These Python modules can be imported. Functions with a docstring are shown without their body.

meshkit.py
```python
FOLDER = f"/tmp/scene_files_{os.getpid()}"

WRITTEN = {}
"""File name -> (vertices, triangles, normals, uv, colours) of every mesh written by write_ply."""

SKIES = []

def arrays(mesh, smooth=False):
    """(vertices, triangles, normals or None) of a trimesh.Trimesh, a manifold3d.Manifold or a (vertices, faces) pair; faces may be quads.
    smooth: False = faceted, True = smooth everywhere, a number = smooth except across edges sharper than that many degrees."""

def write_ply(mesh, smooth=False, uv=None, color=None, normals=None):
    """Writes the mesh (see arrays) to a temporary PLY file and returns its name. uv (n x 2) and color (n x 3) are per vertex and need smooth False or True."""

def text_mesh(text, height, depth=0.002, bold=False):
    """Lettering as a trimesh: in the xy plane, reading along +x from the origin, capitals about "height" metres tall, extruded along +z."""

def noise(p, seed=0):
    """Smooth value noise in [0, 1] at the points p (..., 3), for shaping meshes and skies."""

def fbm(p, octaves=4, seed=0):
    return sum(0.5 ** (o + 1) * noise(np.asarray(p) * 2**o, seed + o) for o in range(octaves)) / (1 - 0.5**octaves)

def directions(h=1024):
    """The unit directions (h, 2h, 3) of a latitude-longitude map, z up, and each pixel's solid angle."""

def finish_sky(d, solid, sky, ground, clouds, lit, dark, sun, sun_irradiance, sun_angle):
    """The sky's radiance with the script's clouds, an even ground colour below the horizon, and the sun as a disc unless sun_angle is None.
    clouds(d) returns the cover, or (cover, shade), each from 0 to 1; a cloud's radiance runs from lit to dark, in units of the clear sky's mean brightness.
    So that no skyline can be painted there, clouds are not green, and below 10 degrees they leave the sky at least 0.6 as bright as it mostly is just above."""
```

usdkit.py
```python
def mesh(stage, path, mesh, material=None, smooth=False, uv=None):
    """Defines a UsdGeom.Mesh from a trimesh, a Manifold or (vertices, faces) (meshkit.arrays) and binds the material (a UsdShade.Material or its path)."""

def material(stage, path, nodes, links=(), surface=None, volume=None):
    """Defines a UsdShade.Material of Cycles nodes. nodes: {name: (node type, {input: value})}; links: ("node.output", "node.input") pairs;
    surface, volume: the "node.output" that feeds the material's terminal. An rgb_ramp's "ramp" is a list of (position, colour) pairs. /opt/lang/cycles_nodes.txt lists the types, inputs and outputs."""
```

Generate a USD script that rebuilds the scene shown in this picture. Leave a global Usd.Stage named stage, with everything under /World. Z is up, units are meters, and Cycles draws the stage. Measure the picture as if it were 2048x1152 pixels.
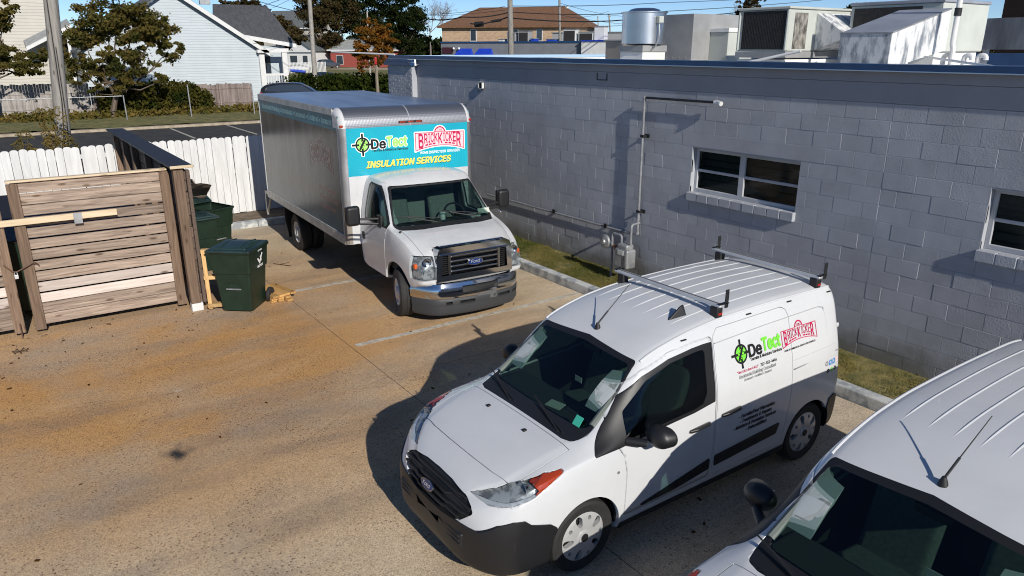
import math, random
import numpy as np, trimesh, usdkit, meshkit
from manifold3d import Manifold, Mesh, CrossSection
from scipy.interpolate import PchipInterpolator as PC
from shapely.geometry import Polygon, LineString, box as sbox, Point
from shapely.ops import unary_union
from pxr import Usd, UsdGeom, UsdLux, UsdShade, Gf, Sdf, Vt

stage = Usd.Stage.CreateInMemory()
UsdGeom.SetStageUpAxis(stage, 'Z'); UsdGeom.SetStageMetersPerUnit(stage, 1.0)
UsdGeom.Xform.Define(stage, '/World'); UsdGeom.Scope.Define(stage, '/World/Looks')
random.seed(7); R = np.random.default_rng(11)

# ---------------------------------------------------------------- camera, sky, sun, exposure
CAM = np.array([4.75825, -8.87622, 4.03395]); YAW, PITCH, FPX = -.960013, -.315205, 1472.6
_f = np.array([math.sin(YAW)*math.cos(PITCH), math.cos(YAW)*math.cos(PITCH), math.sin(PITCH)])
_r = np.array([math.cos(YAW), -math.sin(YAW), 0]); _u = np.cross(_r, _f)
cam = UsdGeom.Camera.Define(stage, '/World/camera')
cam.CreateHorizontalApertureAttr(36.0); cam.CreateFocalLengthAttr(FPX*36/2048)
cam.CreateClippingRangeAttr((.05, 5000))
M4 = Gf.Matrix4d(1)
for k, v in enumerate((_r, _u, -_f, CAM)): M4.SetRow3(k, Gf.Vec3d(*map(float, v)))
cam.AddTransformOp().Set(M4)
EXPOSURE = 0.17
cam.CreateExposureAttr(EXPOSURE)
SUN = np.array([1, -.13, .54]); SUN = SUN/np.linalg.norm(SUN)      # towards the sun
sun = UsdLux.DistantLight.Define(stage, '/World/sun')
sun.CreateNormalizeAttr(True); sun.CreateIntensityAttr(1.12); sun.CreateAngleAttr(.5); sun.CreateColorAttr(Gf.Vec3f(1, .95, .86))
zx = SUN; xx = np.cross([0, 0, 1], zx); xx /= np.linalg.norm(xx); yx = np.cross(zx, xx)
S4 = Gf.Matrix4d(1)
for k, v in enumerate((xx, yx, zx)): S4.SetRow3(k, Gf.Vec3d(*map(float, v)))
sun.AddTransformOp().Set(S4)
usdkit.material(stage, '/World/Looks/sky', {
    's': ('sky_texture', {'sky_type': 'single_scattering', 'sun_disc': False, 'sun_elevation': float(math.asin(SUN[2])), 'sun_rotation': float(math.atan2(SUN[0], SUN[1])), 'air_density': .72, 'aerosol_density': .1, 'ozone_density': 5., 'altitude': 1600.}),
    'b': ('background_shader', {'strength': .092})}, [('s.color', 'b.color')], surface='b.background')
dome = UsdLux.DomeLight.Define(stage, '/World/sky')
UsdShade.MaterialBindingAPI.Apply(dome.GetPrim()).Bind(UsdShade.Material.Get(stage, '/World/Looks/sky'))
dome.GetPrim().SetCustomDataByKey('kind', 'structure')

def at(px, py, D):
    """point D metres ahead of the lens (measured along the view axis) behind a spot of the photograph"""
    return CAM + D*(_f + (px-1024)/FPX*_r - (py-576)/FPX*_u)

# ---------------------------------------------------------------- materials
def mat(name, col, rough=.6, metal=0., var=0., scale=4., bump=0., bscale=None, coat=0., spec=.5, col2=None, space='world', stretch=None, detail=4., extra=None, lo=.35, hi=.65, ior=None, dist=.01):
    N = {'p': ('principled_bsdf', dict(base_color=col, roughness=rough, metallic=metal, coat_weight=coat, specular_ior_level=spec))}
    L = []
    if var or bump or col2:
        N['g'] = ('geometry', {}) if space == 'world' else ('texture_coordinate', {})
        N['m'] = ('mapping', {'scale': stretch or (1, 1, 1)})
        L.append(('g.position' if space == 'world' else 'g.object', 'm.vector'))
    if var or col2:
        c2 = col2 or tuple(min(1, c*(1+var)) for c in col); c1 = col if col2 else tuple(c*(1-var) for c in col)
        N['n'] = ('noise_texture', dict(scale=scale, detail=detail, roughness=.6)); N['r'] = ('rgb_ramp', dict(ramp=[(lo, c1), (hi, c2)]))
        L += [('m.vector', 'n.vector'), ('n.fac', 'r.fac'), ('r.color', 'p.base_color')]
    if bump:
        N['bn'] = ('noise_texture', dict(scale=bscale or scale*4, detail=4.)); N['b'] = ('bump', dict(strength=bump, distance=dist))
        L += [('m.vector', 'bn.vector'), ('bn.fac', 'b.height'), ('b.normal', 'p.normal')]
    return usdkit.material(stage, '/World/Looks/'+name, N, L, surface='p.BSDF')

def wood(name, c1, c2, axis='y', scale=1.):
    st = {'x': (1.2, 22, 22), 'y': (22, 1.2, 22), 'z': (22, 22, 1.2)}[axis]
    N = {'g': ('geometry', {}), 'o': ('object_info', {}), 'rv': ('vector_math', dict(math_type='multiply_add', vector2=(1, 1, 1))),
         'm': ('mapping', dict(scale=st)), 'n': ('noise_texture', dict(scale=1.6*scale, detail=5., roughness=.65, distortion=.6)),
         'w': ('noise_texture', dict(scale=.25*scale, detail=2.)), 'r': ('rgb_ramp', dict(ramp=[(.3, c1), (.5, tuple((a+b)/2 for a, b in zip(c1, c2))), (.72, c2)])),
         'k': ('voronoi_texture', dict(scale=2.2)), 'km': ('mapping', dict(scale=tuple(1.0 if s < 2 else 3.2 for s in st))),
         'kr': ('rgb_ramp', dict(ramp=[(.0, (.18, .14, .11)), (.10, (.45, .4, .36)), (.17, (1, 1, 1))])), 'kx': ('mix', dict(mix_type='multiply', fac=.9)),
         'h': ('hsv', dict()), 'hv': ('map_range', dict(from_min=0., from_max=1., to_min=.72, to_max=1.25)),
         'b': ('bump', dict(strength=.5, distance=.004)), 'p': ('principled_bsdf', dict(roughness=.8, specular_ior_level=.25))}
    L = [('g.position', 'm.vector'), ('m.vector', 'n.vector'), ('n.fac', 'r.fac'), ('g.position', 'km.vector'), ('km.vector', 'k.vector'), ('k.distance', 'kr.fac'),
         ('r.color', 'kx.color1'), ('kr.color', 'kx.color2'), ('kx.color', 'h.color'), ('o.random', 'hv.value'), ('hv.result', 'h.value'), ('h.color', 'p.base_color'), ('n.fac', 'b.height'), ('b.normal', 'p.normal')]
    for k in ('rv', 'w'): N.pop(k)
    return usdkit.material(stage, '/World/Looks/'+name, N, L, surface='p.BSDF')

def glass(name, tint, gloss=.02, refl=1.5):
    return usdkit.material(stage, '/World/Looks/'+name, {
        't': ('transparent_bsdf', dict(color=tint)), 'g': ('glossy_bsdf', dict(color=(1, 1, 1), roughness=gloss)),
        'f': ('fresnel', dict(IOR=refl)), 'x': ('mix_closure', {}), 'ge': ('geometry', {}), 'i': ('math', dict(math_type='subtract', value1=1.)), 'mm': ('math', dict(math_type='multiply'))},
        [('ge.backfacing', 'i.value2'), ('i.value', 'mm.value1'), ('f.fac', 'mm.value2'), ('mm.value', 'x.fac'), ('t.BSDF', 'x.closure1'), ('g.BSDF', 'x.closure2')], surface='x.closure')

def leaf(name, c1, c2, trans=.35):
    return usdkit.material(stage, '/World/Looks/'+name, {
        'g': ('geometry', {}), 'n': ('noise_texture', dict(scale=1.1, detail=3.)), 'r': ('rgb_ramp', dict(ramp=[(.35, c1), (.65, c2)])),
        'h': ('hsv', {}), 'mr': ('map_range', dict(to_min=.6, to_max=1.4)), 'd': ('diffuse_bsdf', {}), 't': ('translucent_bsdf', {}), 'x': ('mix_closure', dict(fac=trans))},
        [('g.position', 'n.vector'), ('n.fac', 'r.fac'), ('r.color', 'h.color'), ('g.random_per_island', 'mr.value'), ('mr.result', 'h.value'), ('h.color', 'd.color'), ('h.color', 't.color'), ('d.BSDF', 'x.closure1'), ('t.BSDF', 'x.closure2')], surface='x.closure')

# ---------------------------------------------------------------- scene-tree helpers
COUNT = {}
def fresh(parent, name):
    k = (parent, name); n = COUNT.get(k, 0); COUNT[k] = n+1
    return f'{parent}/{name}' + (f'_{n:03d}' if n else '')
def tag(pr, label=None, cat=None, group=None, kind=None):
    pr = pr.GetPrim() if hasattr(pr, 'GetPrim') else pr
    for k, v in (('label', label), ('category', cat), ('group', group), ('kind', kind)):
        if v: pr.SetCustomDataByKey(k, v)
    return pr
def thing(name, label, cat, loc=(0, 0, 0), rz=0., group=None, kind=None):
    x = UsdGeom.Xform.Define(stage, fresh('/World', name)); x.AddTranslateOp().Set(Gf.Vec3d(*map(float, loc)))
    if rz: x.AddRotateZOp().Set(float(rz))
    return tag(x, label, cat, group, kind)
def copy_of(proto, loc, rz, label, group=None):
    x = thing(proto.GetName().split('_0')[0], label, proto.GetCustomDataByKey('category'), loc, rz, group)
    x.GetReferences().AddInternalReference(proto.GetPath()); x.SetInstanceable(True)
    return x
def part(parent, name, geo, m, smooth=30, label=None, kind=None):
    p = '/World' if parent is None else str(parent.GetPath())
    pr = usdkit.mesh(stage, fresh(p, name), geo, m, smooth=smooth).GetPrim()
    return tag(pr, label, None, None, kind)

# ---------------------------------------------------------------- geometry helpers
cat_ = trimesh.util.concatenate
def TM(g):
    if isinstance(g, trimesh.Trimesh): return g
    m = g.to_mesh(); return trimesh.Trimesh(m.vert_properties[:, :3], m.tri_verts, process=False)
def join(*g): return cat_([TM(x) for x in g])
def bx(x0, x1, y0, y1, z0, z1):
    return trimesh.creation.box(bounds=[[min(x0, x1), min(y0, y1), min(z0, z1)], [max(x0, x1), max(y0, y1), max(z0, z1)]])
def rbox(x0, x1, y0, y1, z0, z1, r=.02, seg=6):
    """rounded box"""
    s = Manifold.sphere(r, seg*2)
    return Manifold.batch_hull([s.translate((x, y, z)) for x in (x0+r, x1-r) for y in (y0+r, y1-r) for z in (z0+r, z1-r)])
def cbox(x0, x1, y0, y1, z0, z1, c=.004):
    """chamfered box (hull of three boxes)"""
    V = []
    for a, b, d in ((c, 0, 0), (0, c, 0), (0, 0, c)):
        for x in (x0+c-a, x1-c+a):
            for y in (y0+c-b, y1-c+b):
                for z in (z0+c-d, z1-c+d): V.append((x, y, z))
    return Manifold.hull_points(np.array(V, np.float32))
def tube(pts, r, n=10, cap=True):
    pts = np.asarray(pts, float); r = np.broadcast_to(r, len(pts)); m = []
    t = np.gradient(pts, axis=0); t /= np.linalg.norm(t, axis=1, keepdims=True)
    up = np.array([0, 0, 1.]) if abs(t[0, 2]) < .9 else np.array([1., 0, 0])
    a = np.cross(t[0], up); a /= np.linalg.norm(a); V = []
    th = np.linspace(0, 2*np.pi, n, endpoint=False)
    for k in range(len(pts)):
        a = a - t[k]*(a@t[k]); a /= np.linalg.norm(a); b = np.cross(t[k], a)
        V.append(pts[k] + r[k]*(np.cos(th)[:, None]*a + np.sin(th)[:, None]*b))
    V = np.concatenate(V); F = []
    for k in range(len(pts)-1):
        for j in range(n):
            p, q = k*n+j, k*n+(j+1) % n; F += [(p, q, q+n), (p, q+n, p+n)]
    if cap:
        V = np.vstack([V, pts[0], pts[-1]]); e = (len(pts)-1)*n
        for j in range(n): F += [((j+1) % n, j, len(V)-2), (e+j, e+(j+1) % n, len(V)-1)]
    return trimesh.Trimesh(V, F, process=False)
def arc(pts, r=.05, n=5):
    """polyline with rounded corners"""
    pts = [np.asarray(p, float) for p in pts]; out = [pts[0]]
    for a, b, c in zip(pts, pts[1:], pts[2:]):
        d1 = (a-b)/np.linalg.norm(a-b); d2 = (c-b)/np.linalg.norm(c-b)
        for t in np.linspace(0, 1, n): out.append((1-t)**2*(b+d1*r) + 2*t*(1-t)*b + t*t*(b+d2*r))
    return np.array(out+[pts[-1]])
def lathe(prof, n=32):
    """prof: (radius, z) pairs, around z"""
    return trimesh.creation.revolve(np.array(prof, float), sections=n)
def poly(pts): return CrossSection([np.array(pts, float)])
def shp(g):
    """shapely -> CrossSection"""
    out = []
    for q in getattr(g, 'geoms', [g]):
        out.append(np.array(q.exterior.coords)[:-1]); out += [np.array(i.coords)[:-1] for i in q.interiors]
    from manifold3d import FillRule
    return CrossSection(out, FillRule.EvenOdd)
def side_prism(pts, v0, v1):
    """(u, z) outline pushed along v"""
    cs = pts if isinstance(pts, CrossSection) else poly(pts)
    e = cs.extrude(v1-v0).translate((0, 0, v0))
    return e.transform(np.array([[1, 0, 0, 0], [0, 0, 1, 0], [0, 1, 0, 0]], float))
def front_prism(pts, u0, u1):
    """(v, z) outline pushed along u"""
    cs = pts if isinstance(pts, CrossSection) else poly(pts)
    e = cs.extrude(u1-u0).translate((0, 0, u0))
    return e.transform(np.array([[0, 0, 1, 0], [1, 0, 0, 0], [0, 1, 0, 0]], float))
def mirrored(g): return g.mirror((0, 1, 0))
def fix(s): return s
def xf(m, T):
    m = m.copy(); m.apply_transform(T); return m
def rot_z(a): return trimesh.transformations.rotation_matrix(a, [0, 0, 1])
def rotx(a): return trimesh.transformations.rotation_matrix(a, [1, 0, 0])
def roty(a): return trimesh.transformations.rotation_matrix(a, [0, 1, 0])
def tr(*v): return trimesh.transformations.translation_matrix(v)
def grid_sheet(x0, x1, y0, y1, nx, ny, f):
    X, Y = np.meshgrid(np.linspace(x0, x1, nx), np.linspace(y0, y1, ny), indexing='ij')
    V = np.stack([X.ravel(), Y.ravel(), f(X, Y).ravel()], 1); i, j = np.meshgrid(np.arange(nx-1), np.arange(ny-1), indexing='ij')
    a = (i*ny+j).ravel(); F = np.concatenate([np.stack([a, a+ny, a+ny+1], 1), np.stack([a, a+ny+1, a+1], 1)])
    return trimesh.Trimesh(V, F, process=False)
def quads(C, A, B):
    """many separate quads: centres, half axes"""
    V = np.stack([C-A-B, C+A-B, C+A+B, C-A+B], 1).reshape(-1, 3); k = np.arange(len(C))*4
    return trimesh.Trimesh(V, np.concatenate([np.stack([k, k+1, k+2], 1), np.stack([k, k+2, k+3], 1)]), process=False)
# ================================================================ materials in use
def concrete_mat():
    N = {'g': ('geometry', {}), 'p': ('principled_bsdf', dict(roughness=.85, specular_ior_level=.3)), 'st': ('mapping', dict(scale=(1.3, .42, 1)))}
    L = [('g.position', 'st.vector')]
    def nz(k, sc, d=4., ro=.6, vec='g.position', dist=0.): N[k] = ('noise_texture', dict(scale=sc, detail=d, roughness=ro, distortion=dist)); L.append((vec, k+'.vector')); return k+'.fac'
    def mr(k, src, a, b, c, d): N[k] = ('map_range', dict(from_min=a, from_max=b, to_min=c, to_max=d, clamp=True)); L.append((src, k+'.value')); return k+'.result'
    def mul(k, a, b): N[k] = ('math', dict(math_type='multiply')); L.extend([(a, k+'.value1'), (b, k+'.value2')]); return k+'.value'
    def mixc(k, fac, c1, c2, t='mix'):
        N[k] = ('mix', dict(mix_type=t, fac=1., **({'color2': c2} if not isinstance(c2, str) else {}))); L.append((c1, k+'.color1'))
        if fac: L.append((fac, k+'.fac'))
        if isinstance(c2, str): L.append((c2, k+'.color2'))
        return k+'.color'
    N['r1'] = ('rgb_ramp', dict(ramp=[(.30, (.39, .305, .205)), (.5, (.525, .415, .285)), (.70, (.60, .50, .37))])); L.append((nz('n1', .5, 7., .65, dist=.3), 'r1.fac'))
    c = 'r1.color'
    N['d1'] = ('vector_math', dict(math_type='distance', vector2=(-5.6, -7.3, 0))); L.append(('g.position', 'd1.vector1'))
    c = mixc('or', mul('mk', mr('m1', 'd1.value', 2.0, 6.2, .95, 0.), mr('m2', nz('n2', .55, 6., .65, 'st.vector', .5), .25, .55, .45, 1.)), c, (.46, .245, .085))
    N['d2'] = ('vector_math', dict(math_type='distance', vector2=(1.2, -8.0, 0))); L.append(('g.position', 'd2.vector1'))
    c = mixc('dk', mr('m3', nz('n3', .9, 6., .68, 'st.vector', .4), .46, .72, 0., .66), c, (.20, .155, .125))
    c = mixc('gy', mr('mg', nz('ng', .38, 5., .6), .48, .68, 0., .5), c, (.34, .315, .275))
    N['v'] = ('voronoi_texture', dict(scale=30., feature='f1')); L.append(('g.position', 'v.vector')); N['vs'] = ('separate_xyz', {}); L.append(('v.color', 'vs.vector'))
    dots = mul('dm', mr('md', 'v.distance', .20, .32, 1., 0.), mul('dq', mr('mq', 'vs.x', .42, .44, 0., .9), mr('mf', nz('nf', 1.1, 4.), .36, .62, .12, 1.)))
    c = mixc('sp', dots, c, (.10, .05, .032))
    N['v2'] = ('voronoi_texture', dict(scale=120., feature='f1')); L.append(('g.position', 'v2.vector')); N['vs2'] = ('separate_xyz', {}); L.append(('v2.color', 'vs2.vector'))
    N['gr'] = ('rgb_ramp', dict(ramp=[(0, (.66, .64, .62)), (.5, (1, 1, 1)), (1, (1.28, 1.26, 1.22))])); L.append(('vs2.x', 'gr.fac')); c = mixc('fg', None, c, 'gr.color', 'multiply')
    c = mixc('pl', mr('m7', nz('n7', .75, 6., .75), .68, .74, 0., .5), c, (.60, .56, .50))
    N['b'] = ('bump', dict(strength=.5, distance=.004)); L.extend([('vs2.x', 'b.height'), ('b.normal', 'p.normal'), (c, 'p.base_color')])
    return usdkit.material(stage, '/World/Looks/concrete', N, L, surface='p.BSDF')
M = dict(
    concrete=concrete_mat(),
    kerb=mat('kerb', (.24, .26, .28), .85, var=.5, scale=5, bump=.4, bscale=40, col2=(.50, .51, .50), lo=.38, hi=.55),
    dirt=mat('dirt', (.10, .075, .05), .95, col2=(.20, .15, .10), scale=6, bump=.8, bscale=40, dist=.03),
    grassbase=mat('grassbase', (.08, .085, .025), .95, col2=(.26, .21, .08), scale=5, bump=.8, bscale=50, dist=.03),
    blade=leaf('blade', (.15, .19, .04), (.44, .37, .12), .4),
    lawn=mat('lawn', (.075, .09, .024), .95, col2=(.20, .165, .06), scale=2.2, bump=.8, bscale=20, dist=.06),
    asphalt=mat('asphalt', (.016, .017, .019), .9, col2=(.04, .038, .036), scale=1.5, bump=.5, bscale=60),
    joint=mat('joint', (.02, .017, .013), .95),
    cmu=None,
    core=mat('core', (.34, .35, .38), .8, var=.1, scale=2),
    navy=mat('navy', (.014, .050, .135), .35, var=.15, scale=3),
    navylip=mat('navylip', (.30, .42, .55), .4),
    whitepaint=mat('whitepaint', (.60, .60, .595), .55, var=.06, scale=3),
    roofwhite=mat('roofwhite', (.70, .70, .68), .7, var=.12, scale=1.2),
    winframe=mat('winframe', (.42, .43, .45), .5, var=.1),
    black=mat('black', (.012, .012, .013), .55),
    blacksat=mat('blacksat', (.011, .011, .0125), .45, bump=.15, bscale=600, dist=.001),
    rubber=mat('rubber', (.018, .017, .017), .8, var=.2, scale=20),
    chrome=mat('chrome', (.58, .59, .61), .08, 1.),
    chromedim=mat('chromedim', (.45, .46, .48), .18, 1.),
    alu=mat('alu', (.58, .59, .60), .38, .45, var=.12, scale=3),
    steel=mat('steel', (.50, .51, .52), .42, .9, var=.2, scale=4),
    galv=mat('galv', (.33, .34, .35), .5, .6, var=.25, scale=5),
    pipegrey=mat('pipegrey', (.22, .225, .24), .5, .1, var=.2, scale=12),
    orange=mat('orange', (.75, .12, .02), .25, coat=.6),
    redlens=mat('redlens', (.35, .02, .012), .25, coat=.6),
    glassdark=glass('glassdark', (.60, .69, .66)), glassside=glass('glassside', (.40, .49, .46)), glasswin=glass('glasswin', (.45, .50, .48), .05, 1.28), lens=glass('lens', (.92, .94, .95), .03),
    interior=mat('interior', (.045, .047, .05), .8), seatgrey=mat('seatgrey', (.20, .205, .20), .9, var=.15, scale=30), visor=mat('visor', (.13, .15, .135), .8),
    paper=mat('paper', (.5, .52, .48), .7), paperlime=mat('paperlime', (.55, .70, .08), .7),
    red=mat('logored', (.48, .012, .075), .4), pink=mat('logopink', (.85, .55, .58), .4), ink=mat('ink', (.012, .012, .014), .4), lime=mat('lime', (.17, .62, .05), .4), limelight=mat('limelight', (.36, .80, .17), .4),
    inkgrey=mat('inkgrey', (.20, .20, .21), .4), white=mat('decalwhite', (.85, .85, .85), .4), yellow=mat('yellow', (.90, .70, .10), .4), bluedecal=mat('bluedecal', (.05, .22, .55), .4),
)
def paint(name, base, dirt=.06):
    N = {'p': ('principled_bsdf', dict(roughness=.32, coat_weight=.5, coat_roughness=.06, specular_ior_level=.5)), 'o': ('texture_coordinate', {}), 'n': ('noise_texture', dict(scale=2.2, detail=7., roughness=.7)),
         'r': ('rgb_ramp', dict(ramp=[(.3, tuple(c*(1-dirt) for c in base)), (.6, base)])), 'n2': ('noise_texture', dict(scale=.9, detail=2.)), 'mr': ('map_range', dict(from_min=.3, from_max=.7, to_min=.22, to_max=.4))}
    return usdkit.material(stage, '/World/Looks/'+name, N, [('o.object', 'n.vector'), ('n.fac', 'r.fac'), ('r.color', 'p.base_color'), ('o.object', 'n2.vector'), ('n2.fac', 'mr.value'), ('mr.result', 'p.roughness')], surface='p.BSDF')
M['carwhite'] = paint('carwhite', (.575, .585, .60)); M['truckwhite'] = paint('truckwhite', (.56, .565, .575), .14)
def cmu_mat():
    N = {'g': ('geometry', {}), 'o': ('object_info', {}), 'mr': ('map_range', dict(to_min=.93, to_max=1.07)), 'h': ('hsv', dict(color=(.365, .376, .41))),
         'z': ('separate_xyz', {}), 'n': ('noise_texture', dict(scale=1.6, detail=5., roughness=.65)), 'ms': ('math', dict(math_type='multiply_add', value2=.9)), 'mz': ('map_range', dict(from_min=.72, from_max=1.05, to_min=.8, to_max=0., clamp=True)), 'gr': ('mix', dict(color2=(.16, .15, .125))),
         'n2': ('noise_texture', dict(scale=1.1, detail=6., roughness=.7)), 'm2': ('map_range', dict(from_min=.35, from_max=.7, to_min=.86, to_max=1.12)), 'f': ('mix', dict(mix_type='multiply', fac=1.)),
         'nb': ('noise_texture', dict(scale=55., detail=3.)), 'nb2': ('noise_texture', dict(scale=5., detail=2.)), 'mb': ('math', dict(math_type='multiply')), 'b': ('bump', dict(strength=.75, distance=.009)), 'p': ('principled_bsdf', dict(roughness=.62, specular_ior_level=.4))}
    L = [('o.random', 'mr.value'), ('mr.result', 'h.value'), ('g.position', 'z.vector'), ('g.position', 'n.vector'), ('n.fac', 'ms.value1'), ('z.z', 'ms.value3'), ('ms.value', 'mz.value'), ('mz.result', 'gr.fac'), ('h.color', 'gr.color1'),
         ('g.position', 'n2.vector'), ('n2.fac', 'm2.value'), ('gr.color', 'f.color1'), ('m2.result', 'f.color2'), ('f.color', 'p.base_color'), ('g.position', 'nb.vector'), ('g.position', 'nb2.vector'), ('nb.fac', 'mb.value1'), ('nb2.fac', 'mb.value2'), ('mb.value', 'b.height'), ('b.normal', 'p.normal')]
    return usdkit.material(stage, '/World/Looks/cmu', N, L, surface='p.BSDF')
M['cmu'] = cmu_mat()
def worn_line():
    return usdkit.material(stage, '/World/Looks/wornline', {'g': ('geometry', {}), 'n': ('noise_texture', dict(scale=9., detail=6., roughness=.7)), 'r': ('map_range', dict(from_min=.40, from_max=.56, to_min=.12, to_max=.9, clamp=True)), 't': ('transparent_bsdf', {}), 'd': ('diffuse_bsdf', dict(color=(.55, .52, .46))), 'x': ('mix_closure', {})},
        [('g.position', 'n.vector'), ('n.fac', 'r.value'), ('r.result', 'x.fac'), ('t.BSDF', 'x.closure1'), ('d.BSDF', 'x.closure2')], surface='x.closure')
M['wornline'] = worn_line()

# ================================================================ the ground
def top_structure(name, geo, m, smooth=False, kind='structure'):
    return part(None, name, geo, m, smooth, kind=kind)
top_structure('ground', join(bx(-900, 900, -900, 900, -.6, -.05)), M['lawn'])
lot = UsdGeom.Xform.Define(stage, '/World/concrete_lot').GetPrim(); tag(lot, kind='structure')
part(lot, 'joint_bed', bx(-13.6, 16, -26, -.99, -.05, -.0025), M['joint'], False)
g = .004
xs = [-12.7, -3.17, 6.0, 16]
for (y0, y1, dx) in ((-26, -15.5, 0), (-15.5, -10.2, 0), (-10.2, -5.2, 0), (-5.2, -.97, -.05)):
    for a, b in zip(xs, xs[1:]):
        a2, b2 = a+dx, b+dx
        part(lot, 'slab', cbox(a2+g, b2-g, y0+g, y1-g, -.05, 0, .0008), M['concrete'], False)
for x in (-7.4, -4.48, -1.45, 1.55, 4.6):
    top_structure('parking_line', bx(x-.05, x+.05, -5.12, -1.0, .0015, .004), M['wornline'])
def ribbon(pts, w, z=.0012, jit=.012, n=90):
    q = np.array(pts, float); t = np.linspace(0, 1, n); k = np.linspace(0, 1, len(q)); P = np.stack([np.interp(t, k, q[:, 0]), np.interp(t, k, q[:, 1])], 1)+np.cumsum(R.normal(0, jit*.35, (n, 2)), 0)+R.normal(0, jit*.3, (n, 2))
    d = np.gradient(P, axis=0); d /= np.linalg.norm(d, axis=1, keepdims=True); nn = np.stack([-d[:, 1], d[:, 0]], 1)*(w*R.uniform(.35, 1.2, n))[:, None]
    V = np.concatenate([np.c_[P+nn, np.full(n, z)], np.c_[P-nn, np.full(n, z)]]); i = np.arange(n-1)
    return trimesh.Trimesh(V, np.concatenate([np.stack([i, i+n, i+n+1], 1), np.stack([i, i+n+1, i+1], 1)]), process=False)
for pts, w in ((((-3.1, -5.3), (-2.5, -6.3), (-2.2, -6.9)), .0016), (((-4.2, -10.0), (-4.6, -8.6), (-4.3, -7.4), (-4.9, -6.3)), .0018), (((-5.2, -4.9), (-5.6, -3.6), (-5.3, -2.4), (-5.7, -1.1)), .002), (((-1.9, -10.1), (-1.5, -9.5), (-1.4, -9.0)), .0014), (((-8.9, -5.0), (-8.4, -4.1), (-8.8, -3.2)), .0016)):
    top_structure('crack', ribbon(pts, w), M['joint'])
# kerbs
kerb = UsdGeom.Xform.Define(stage, '/World/kerb').GetPrim(); tag(kerb, kind='structure')
for a in np.arange(-12.5, 16, 3.05):
    part(kerb, 'kerb_stone', rbox(a+.004, a+3.046, -.96, -.79, -.05, .15, .025), M['kerb'])
for a in np.arange(-.96, -27, -3.05):
    part(kerb, 'kerb_stone', rbox(-12.85, -12.68, a-3.046, a-.004, -.05, .15, .025), M['kerb'])
top_structure('dirt_strip', grid_sheet(-14.3, -12.82, -26, -.5, 10, 120, lambda X, Y: .09+.06*meshkit.fbm(np.stack([X*3, Y*3, 0*X], -1), 3)), M['dirt'], True)
# grass verge along the wall
def verge_z(X, Y): return np.clip(.135+(Y+.79)*.075, .13, .2) + .03*(meshkit.fbm(np.stack([X*2.5, Y*2.5, 0*X], -1), 3)-.5)
top_structure('verge_soil', grid_sheet(-12.6, 10, -.82, .05, 300, 14, verge_z), M['grassbase'], True)
n = 70000
gx = R.uniform(-12.4, 6, n); gy = R.uniform(-.80, .0, n); den = meshkit.fbm(np.stack([gx*2.2, gy*2.2, 0*gx], -1), 3)
keep = R.random(n) < np.clip((den-.22)*2.6, .12, 1); gx, gy = gx[keep], gy[keep]; n = len(gx)
ang = R.uniform(0, 2*np.pi, n); hgt = R.uniform(.018, .055, n); lean = R.normal(0, .028, (n, 2))
base = np.stack([gx, gy, verge_z(gx, gy)-.004], 1); wv = np.stack([np.cos(ang), np.sin(ang), 0*ang], 1)*R.uniform(.003, .006, n)[:, None]
tipv = base+np.stack([lean[:, 0], lean[:, 1], hgt], 1)
top = part(None, 'grass', trimesh.Trimesh(np.stack([base-wv, base+wv, tipv], 1).reshape(-1, 3), np.arange(3*n).reshape(-1, 3), process=False), M['blade'], False, kind='stuff')
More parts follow.
